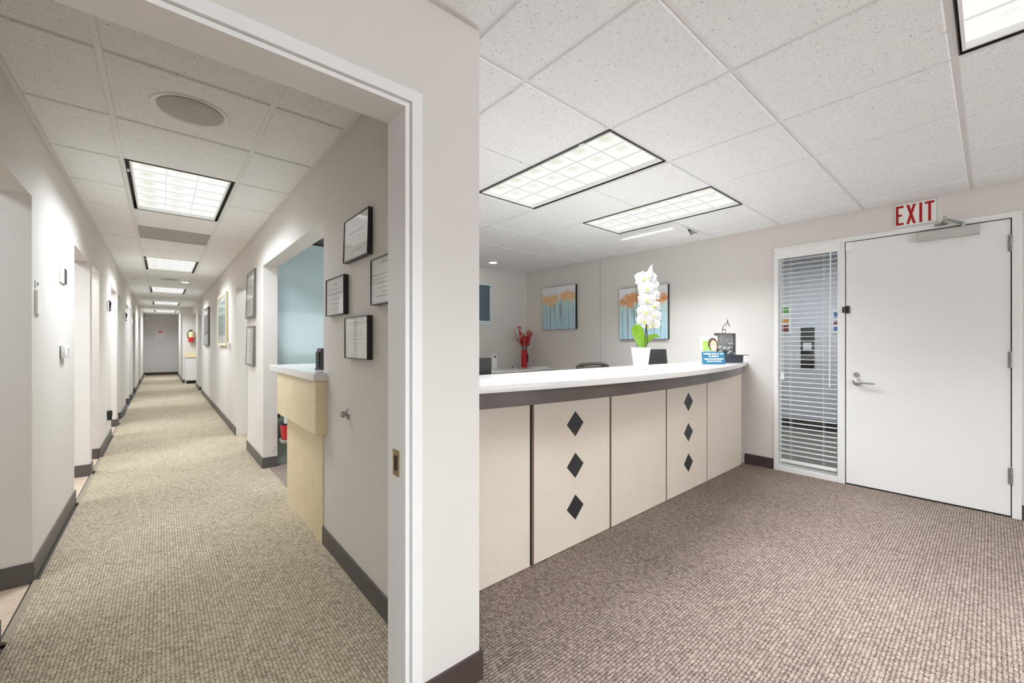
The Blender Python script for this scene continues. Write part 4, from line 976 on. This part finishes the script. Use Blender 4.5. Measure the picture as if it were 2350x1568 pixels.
G().box(0.752, 0.86, 2.672, 3.60, 0.0, 0.672).build('lower_panel', 'cream', pc_)
sp = thing('desk_speaker', 'small black upright speaker on the pass-through ledge', 'speaker', (0.84, 2.95, CT))
G().prism([(0.0, 0.0), (0.055, 0.0), (0.055, 0.13), (0.045, 0.145), (0.012, 0.145), (0.006, 0.135)], 'y', -0.03, 0.06).move(Matrix.Translation((0.805, 2.95, CT))).build('case', 'black', sp)
G().box(0.802, 0.806, 2.93, 3.0, CT + 0.015, CT + 0.12).build('grille', 'rubber', sp)
G().box(0.800, 0.812, 2.915, 3.015, CT, CT + 0.010, 0.002).build('foot', 'dark', sp)

# ------------------------------------------------------------------ corridor things
def frame_right(y0, y1, z0, z1, label, fm, face, style, depth=0.026, rail=0.0045, tilt=0.0, cat='picture', group=None, mat_w=0.0):
    """picture on the right-hand wall (x = XR), facing the corridor"""
    r = thing('framed_' + style, label, cat, (XR, (y0 + y1) / 2, z0), group)
    sh = Matrix.Identity(4)
    if tilt: sh = Matrix.Translation((XR, 0, z0)) @ Matrix.Rotation(-tilt, 4, 'Y') @ Matrix.Translation((-XR, 0, -z0))
    xf = XR - depth - 0.002
    for (a, b, c, e) in ((y0, y1, z0, z0 + rail), (y0, y1, z1 - rail, z1), (y0, y0 + rail, z0 + rail, z1 - rail), (y1 - rail, y1, z0 + rail, z1 - rail)):
        G().box(xf, XR - 0.002, a, b, c, e).move(sh).build('frame_rail', fm, r)
    G().box(xf + 0.006, XR - 0.004, y0 + rail, y1 - rail, z0 + rail, z1 - rail).move(sh).build('backing', 'paper', r)
    if mat_w:
        G().box(xf + 0.0045, xf + 0.006, y0 + mat_w, y1 - mat_w, z0 + mat_w * 1.3, z1 - mat_w).move(sh).build('print', face, r)
    elif face:
        gg = G(); rows = face
        for (zr, half, th) in rows: gg.box(xf + 0.0052, xf + 0.006, (y0 + y1) / 2 - half * (y1 - y0), (y0 + y1) / 2 + half * (y1 - y0), z0 + (z1 - z0) * zr, z0 + (z1 - z0) * (zr + th)).move(Matrix.Identity(4))
        gg.move(sh).build('printed_lines', 'ink', r)
    G().box(xf + 0.0015, xf + 0.0030, y0 + rail, y1 - rail, z0 + rail, z1 - rail).move(sh).build('pane', 'print_glass', r)
    return r
cgp = 'framed certificates by the cased opening'
frame_right(1.900, 2.238, 1.650, 1.872, 'black framed certificate mirroring the ceiling, topmost of four', 'frame_black', [(0.62, 0.30, 0.03), (0.50, 0.22, 0.02), (0.42, 0.34, 0.015), (0.18, 0.3, 0.02)], 'certificate', group=cgp, cat='certificate', tilt=-0.03)
frame_right(2.228, 2.538, 1.385, 1.596, 'black framed certificate next to the pass-through', 'frame_black', [(0.80, 0.12, 0.035), (0.68, 0.33, 0.02), (0.56, 0.40, 0.03), (0.42, 0.26, 0.02), (0.30, 0.26, 0.02), (0.16, 0.24, 0.015)], 'certificate', group=cgp, cat='certificate')
frame_right(1.900, 2.215, 1.150, 1.361, 'black framed certificate directly above the wall knob, lowest of four', 'frame_black', [(0.85, 0.42, 0.02), (0.80, 0.30, 0.012), (0.66, 0.28, 0.012), (0.60, 0.28, 0.012), (0.54, 0.3, 0.012), (0.46, 0.32, 0.012), (0.36, 0.08, 0.01), (0.31, 0.1, 0.01), (0.26, 0.08, 0.01), (0.21, 0.1, 0.01)], 'certificate', group=cgp, cat='certificate')
frame_right(1.550, 1.862, 1.402, 1.612, 'black framed certificate half hidden by the white jamb', 'frame_black', [(0.86, 0.16, 0.03), (0.62, 0.44, 0.03), (0.53, 0.42, 0.03), (0.44, 0.36, 0.02), (0.34, 0.26, 0.02), (0.25, 0.1, 0.02), (0.16, 0.3, 0.03)], 'certificate', group=cgp, cat='certificate')
frame_right(5.03, 5.53, 1.508, 2.02, 'pewter framed picture leaning out, upper of two past the pass-through', 'frame_grey', [], 'picture', depth=0.03, rail=0.018, tilt=-0.03)
frame_right(5.06, 5.52, 0.990, 1.414, 'pewter framed document leaning out, lower of two past the pass-through', 'frame_grey', [(0.7, 0.3, 0.02), (0.5, 0.2, 0.02), (0.35, 0.25, 0.02)], 'document', depth=0.03, rail=0.014, tilt=-0.03)
frame_right(7.40, 8.55, 1.200, 2.006, 'large pale gold framed green print halfway down the corridor', 'frame_gold', 'print_green', 'print', depth=0.03, rail=0.035, mat_w=0.12)
frame_right(10.42, 11.6, 1.190, 1.990, 'large white matted grey print farthest down the corridor', 'frame_grey', 'print_grey', 'print', depth=0.03, rail=0.02, mat_w=0.16)

kb = thing('wall_bumper', 'satin metal knob on the wall below the certificates', 'knob', (XR, 2.24, 0.85))
G().cyl((XR, 2.24, 0.851), (XR - 0.008, 2.24, 0.851), 0.030, 0.027, 8).build('rose', 'hinge', kb)
G().cyl((XR - 0.006, 2.24, 0.851), (XR - 0.022, 2.24, 0.851), 0.012, 0.012, 14).cyl((XR - 0.022, 2.24, 0.851), (XR - 0.036, 2.24, 0.851), 0.018, 0.016, 18).build('knob', 'hinge', kb, True)
th = thing('thermostat', 'small white control box beside the green print', 'thermostat', (XR, 7.2, 1.15))
G().box(XR - 0.03, XR, 7.13, 7.25, 1.155, 1.24, 0.006).build('case', 'white', th); G().box(XR - 0.032, XR - 0.03, 7.16, 7.22, 1.20, 1.225).build('display', 'ink', th)

# left wall
th = thing('thermostat', 'white boxy thermostat on the left corridor wall', 'thermostat', (XL, 4.0, 1.13))
G().box(XL, XL + 0.028, 3.965, 4.115, 1.130, 1.219, 0.007).build('case', 'white', th, True); G().box(XL + 0.028, XL + 0.030, 4.03, 4.09, 1.16, 1.20).build('display', 'ink', th)
G().box(XL, XL + 0.003, 3.961, 3.975, 1.127, 1.21).build('mount_plate', 'dark', th)
th = thing('chart_holder', 'slim white chart holder beside the first left opening', 'holder', (XL, 3.3, 1.38))
G().box(XL, XL + 0.012, 3.262, 3.352, 1.382, 1.512, 0.003).build('pocket', 'white', th)
G().box(XL, XL + 0.006, 3.262, 3.31, 1.525, 1.562, 0.001).build('clip_plate', 'white', th); G().box(XL + 0.006, XL + 0.008, 3.285, 3.302, 1.535, 1.552).build('clip_mark', 'ink_dark', th)
def flag(y0, y1, z0, z1, label, curved_=False):
    r = thing('room_sign', label, 'sign', (XL, y0, z0), 'flag room signs on left wall')
    ym = y0 + (y1 - y0) * 0.55
    G().box(XL, XL + 0.010, y0, ym, z0, z1, 0.002).build('white_plate', 'white', r)
    if curved_:
        zc = (z0 + z1) / 2; gg = G().tube([(XL + 0.012, ym, z1), (XL + 0.014, y1 - 0.01, z1 - 0.01), (XL + 0.012, y1 - 0.03, zc), (XL + 0.014, ym + 0.02, z0)], 0.012, 7); gg.build('black_bracket', 'black', r, True)
    else: G().box(XL, XL + 0.012, ym, y1, z0 + 0.002, z1 - 0.008, 0.002).build('dark_plate', 'dark', r)
flag(3.955, 4.140, 1.630, 1.742, 'white and dark room sign above the thermostat')
flag(7.02, 7.26, 1.640, 1.755, 'room sign with black bracket before the fourth opening', True)
flag(10.1, 10.5, 1.655, 1.785, 'room sign with black bracket before the sixth opening', True)
flag(12.7, 13.1, 1.655, 1.79, 'far room sign before the eighth left opening')
ot = thing('wall_outlet', 'white outlet with black plug low on left corridor wall', 'outlet', (XL, 7.0, 0.28))
G().box(XL, XL + 0.005, 6.93, 7.03, 0.27, 0.43, 0.001).build('plate', 'white', ot)
G().box(XL + 0.005, XL + 0.050, 6.96, 7.03, 0.345, 0.41, 0.004).box(XL + 0.005, XL + 0.045, 7.0, 7.03, 0.29, 0.345).build('plug', 'black', ot)

# end wall signs, camera, alcove
es = thing('direction_sign', 'white sign with red print and arrow on far wall', 'sign', (-0.02, YEND - 0.005, 1.46))
G().box(-0.135, 0.09, YEND - 0.006, YEND, 1.625, 1.755, 0.001).build('upper_plate', 'paper', es)
G().box(-0.145, 0.098, YEND - 0.006, YEND, 1.470, 1.575, 0.001).build('lower_plate', 'paper', es)
gg = G()
for z0, a, b in ((1.700, -0.115, 0.07), (1.650, -0.10, 0.055)): gg.box(a, b, YEND - 0.008, YEND - 0.006, z0, z0 + 0.032)
gg.build('printed_lines', 'red', es)
G().prism([(-0.12, 1.512), (0.03, 1.512), (0.03, 1.500), (0.075, 1.5225), (0.03, 1.545), (0.03, 1.533), (-0.12, 1.533)], 'y', YEND - 0.008, YEND - 0.006).build('arrow', 'red', es)
sc = thing('security_camera', 'tiny white camera at the far corridor ceiling corner', 'camera', (-0.45, YEND - 0.06, 2.18))
G().ball((-0.45, YEND - 0.07, 2.215), 0.045).build('dome', 'white', sc, True); G().cyl((-0.45, YEND, 2.25), (-0.45, YEND - 0.07, 2.25), 0.03, seg=14).build('mount', 'white', sc, True)
fe = thing('fire_extinguisher', 'red and cream fire extinguisher hung on the alcove wall', 'fire extinguisher', (0.71, 16.3, 1.27))
c0 = (0.715, 16.305, 1.275)
G().lathe([(0.06, 0.0), (0.072, 0.012), (0.072, 0.15), (0.0725, 0.15)], c0, 22).build('lower_body', 'ext_red', fe, True)
G().lathe([(0.0725, 0.15), (0.072, 0.24), (0.066, 0.285), (0.04, 0.318), (0.02, 0.33)], c0, 22).build('upper_body', 'ext_cream', fe, True)  # upper part of the cylinder, plain cream
G().cyl((0.715, 16.315, 1.60), (0.715, 16.315, 1.64), 0.016, seg=12).box(0.66, 0.755, 16.30, 16.33, 1.635, 1.65).box(0.67, 0.755, 16.30, 16.33, 1.655, 1.668).build('valve_handle', 'dark', fe)
G().tube([(0.70, 16.315, 1.63), (0.64, 16.30, 1.61), (0.625, 16.30, 1.53), (0.635, 16.30, 1.42), (0.65, 16.30, 1.38)], 0.012, 8).build('hose', 'black', fe, True)
G().box(0.685, 0.75, 16.24, 16.243, 1.32, 1.36).build('label', 'paper', fe)
G().box(0.69, 0.74, 16.385, 16.4, 1.30, 1.62).build('bracket', 'steel', fe)
G().box(0.70, 0.735, 16.30, 16.31, 1.675, 1.69, 0.002).build('pin_tag', 'yellow', fe)
ac = thing('alcove_cabinet', 'white low cabinet with tan top in the alcove', 'cabinet', (1.0, 16.2, 0))
G().box(0.575, 1.598, 15.98, 16.398, 0.09, 0.80, 0.004).build('cabinet_body', 'white', ac)
G().box(0.60, 1.598, 16.03, 16.398, 0.0, 0.09).build('toe_kick', 'groove', ac)
G().box(0.56, 1.598, 15.95, 16.398, 0.80, 0.84, 0.004).build('cabinet_top', 'frame_gold', ac)
G().box(0.56, 1.598, 16.378, 16.398, 0.84, 0.94, 0.003).build('backsplash', 'frame_gold', ac)
for k in range(2): G().box(0.585 + k * 0.5, 1.075 + k * 0.5, 15.966, 15.98, 0.11, 0.78, 0.003).build('cabinet_door', 'white', ac)
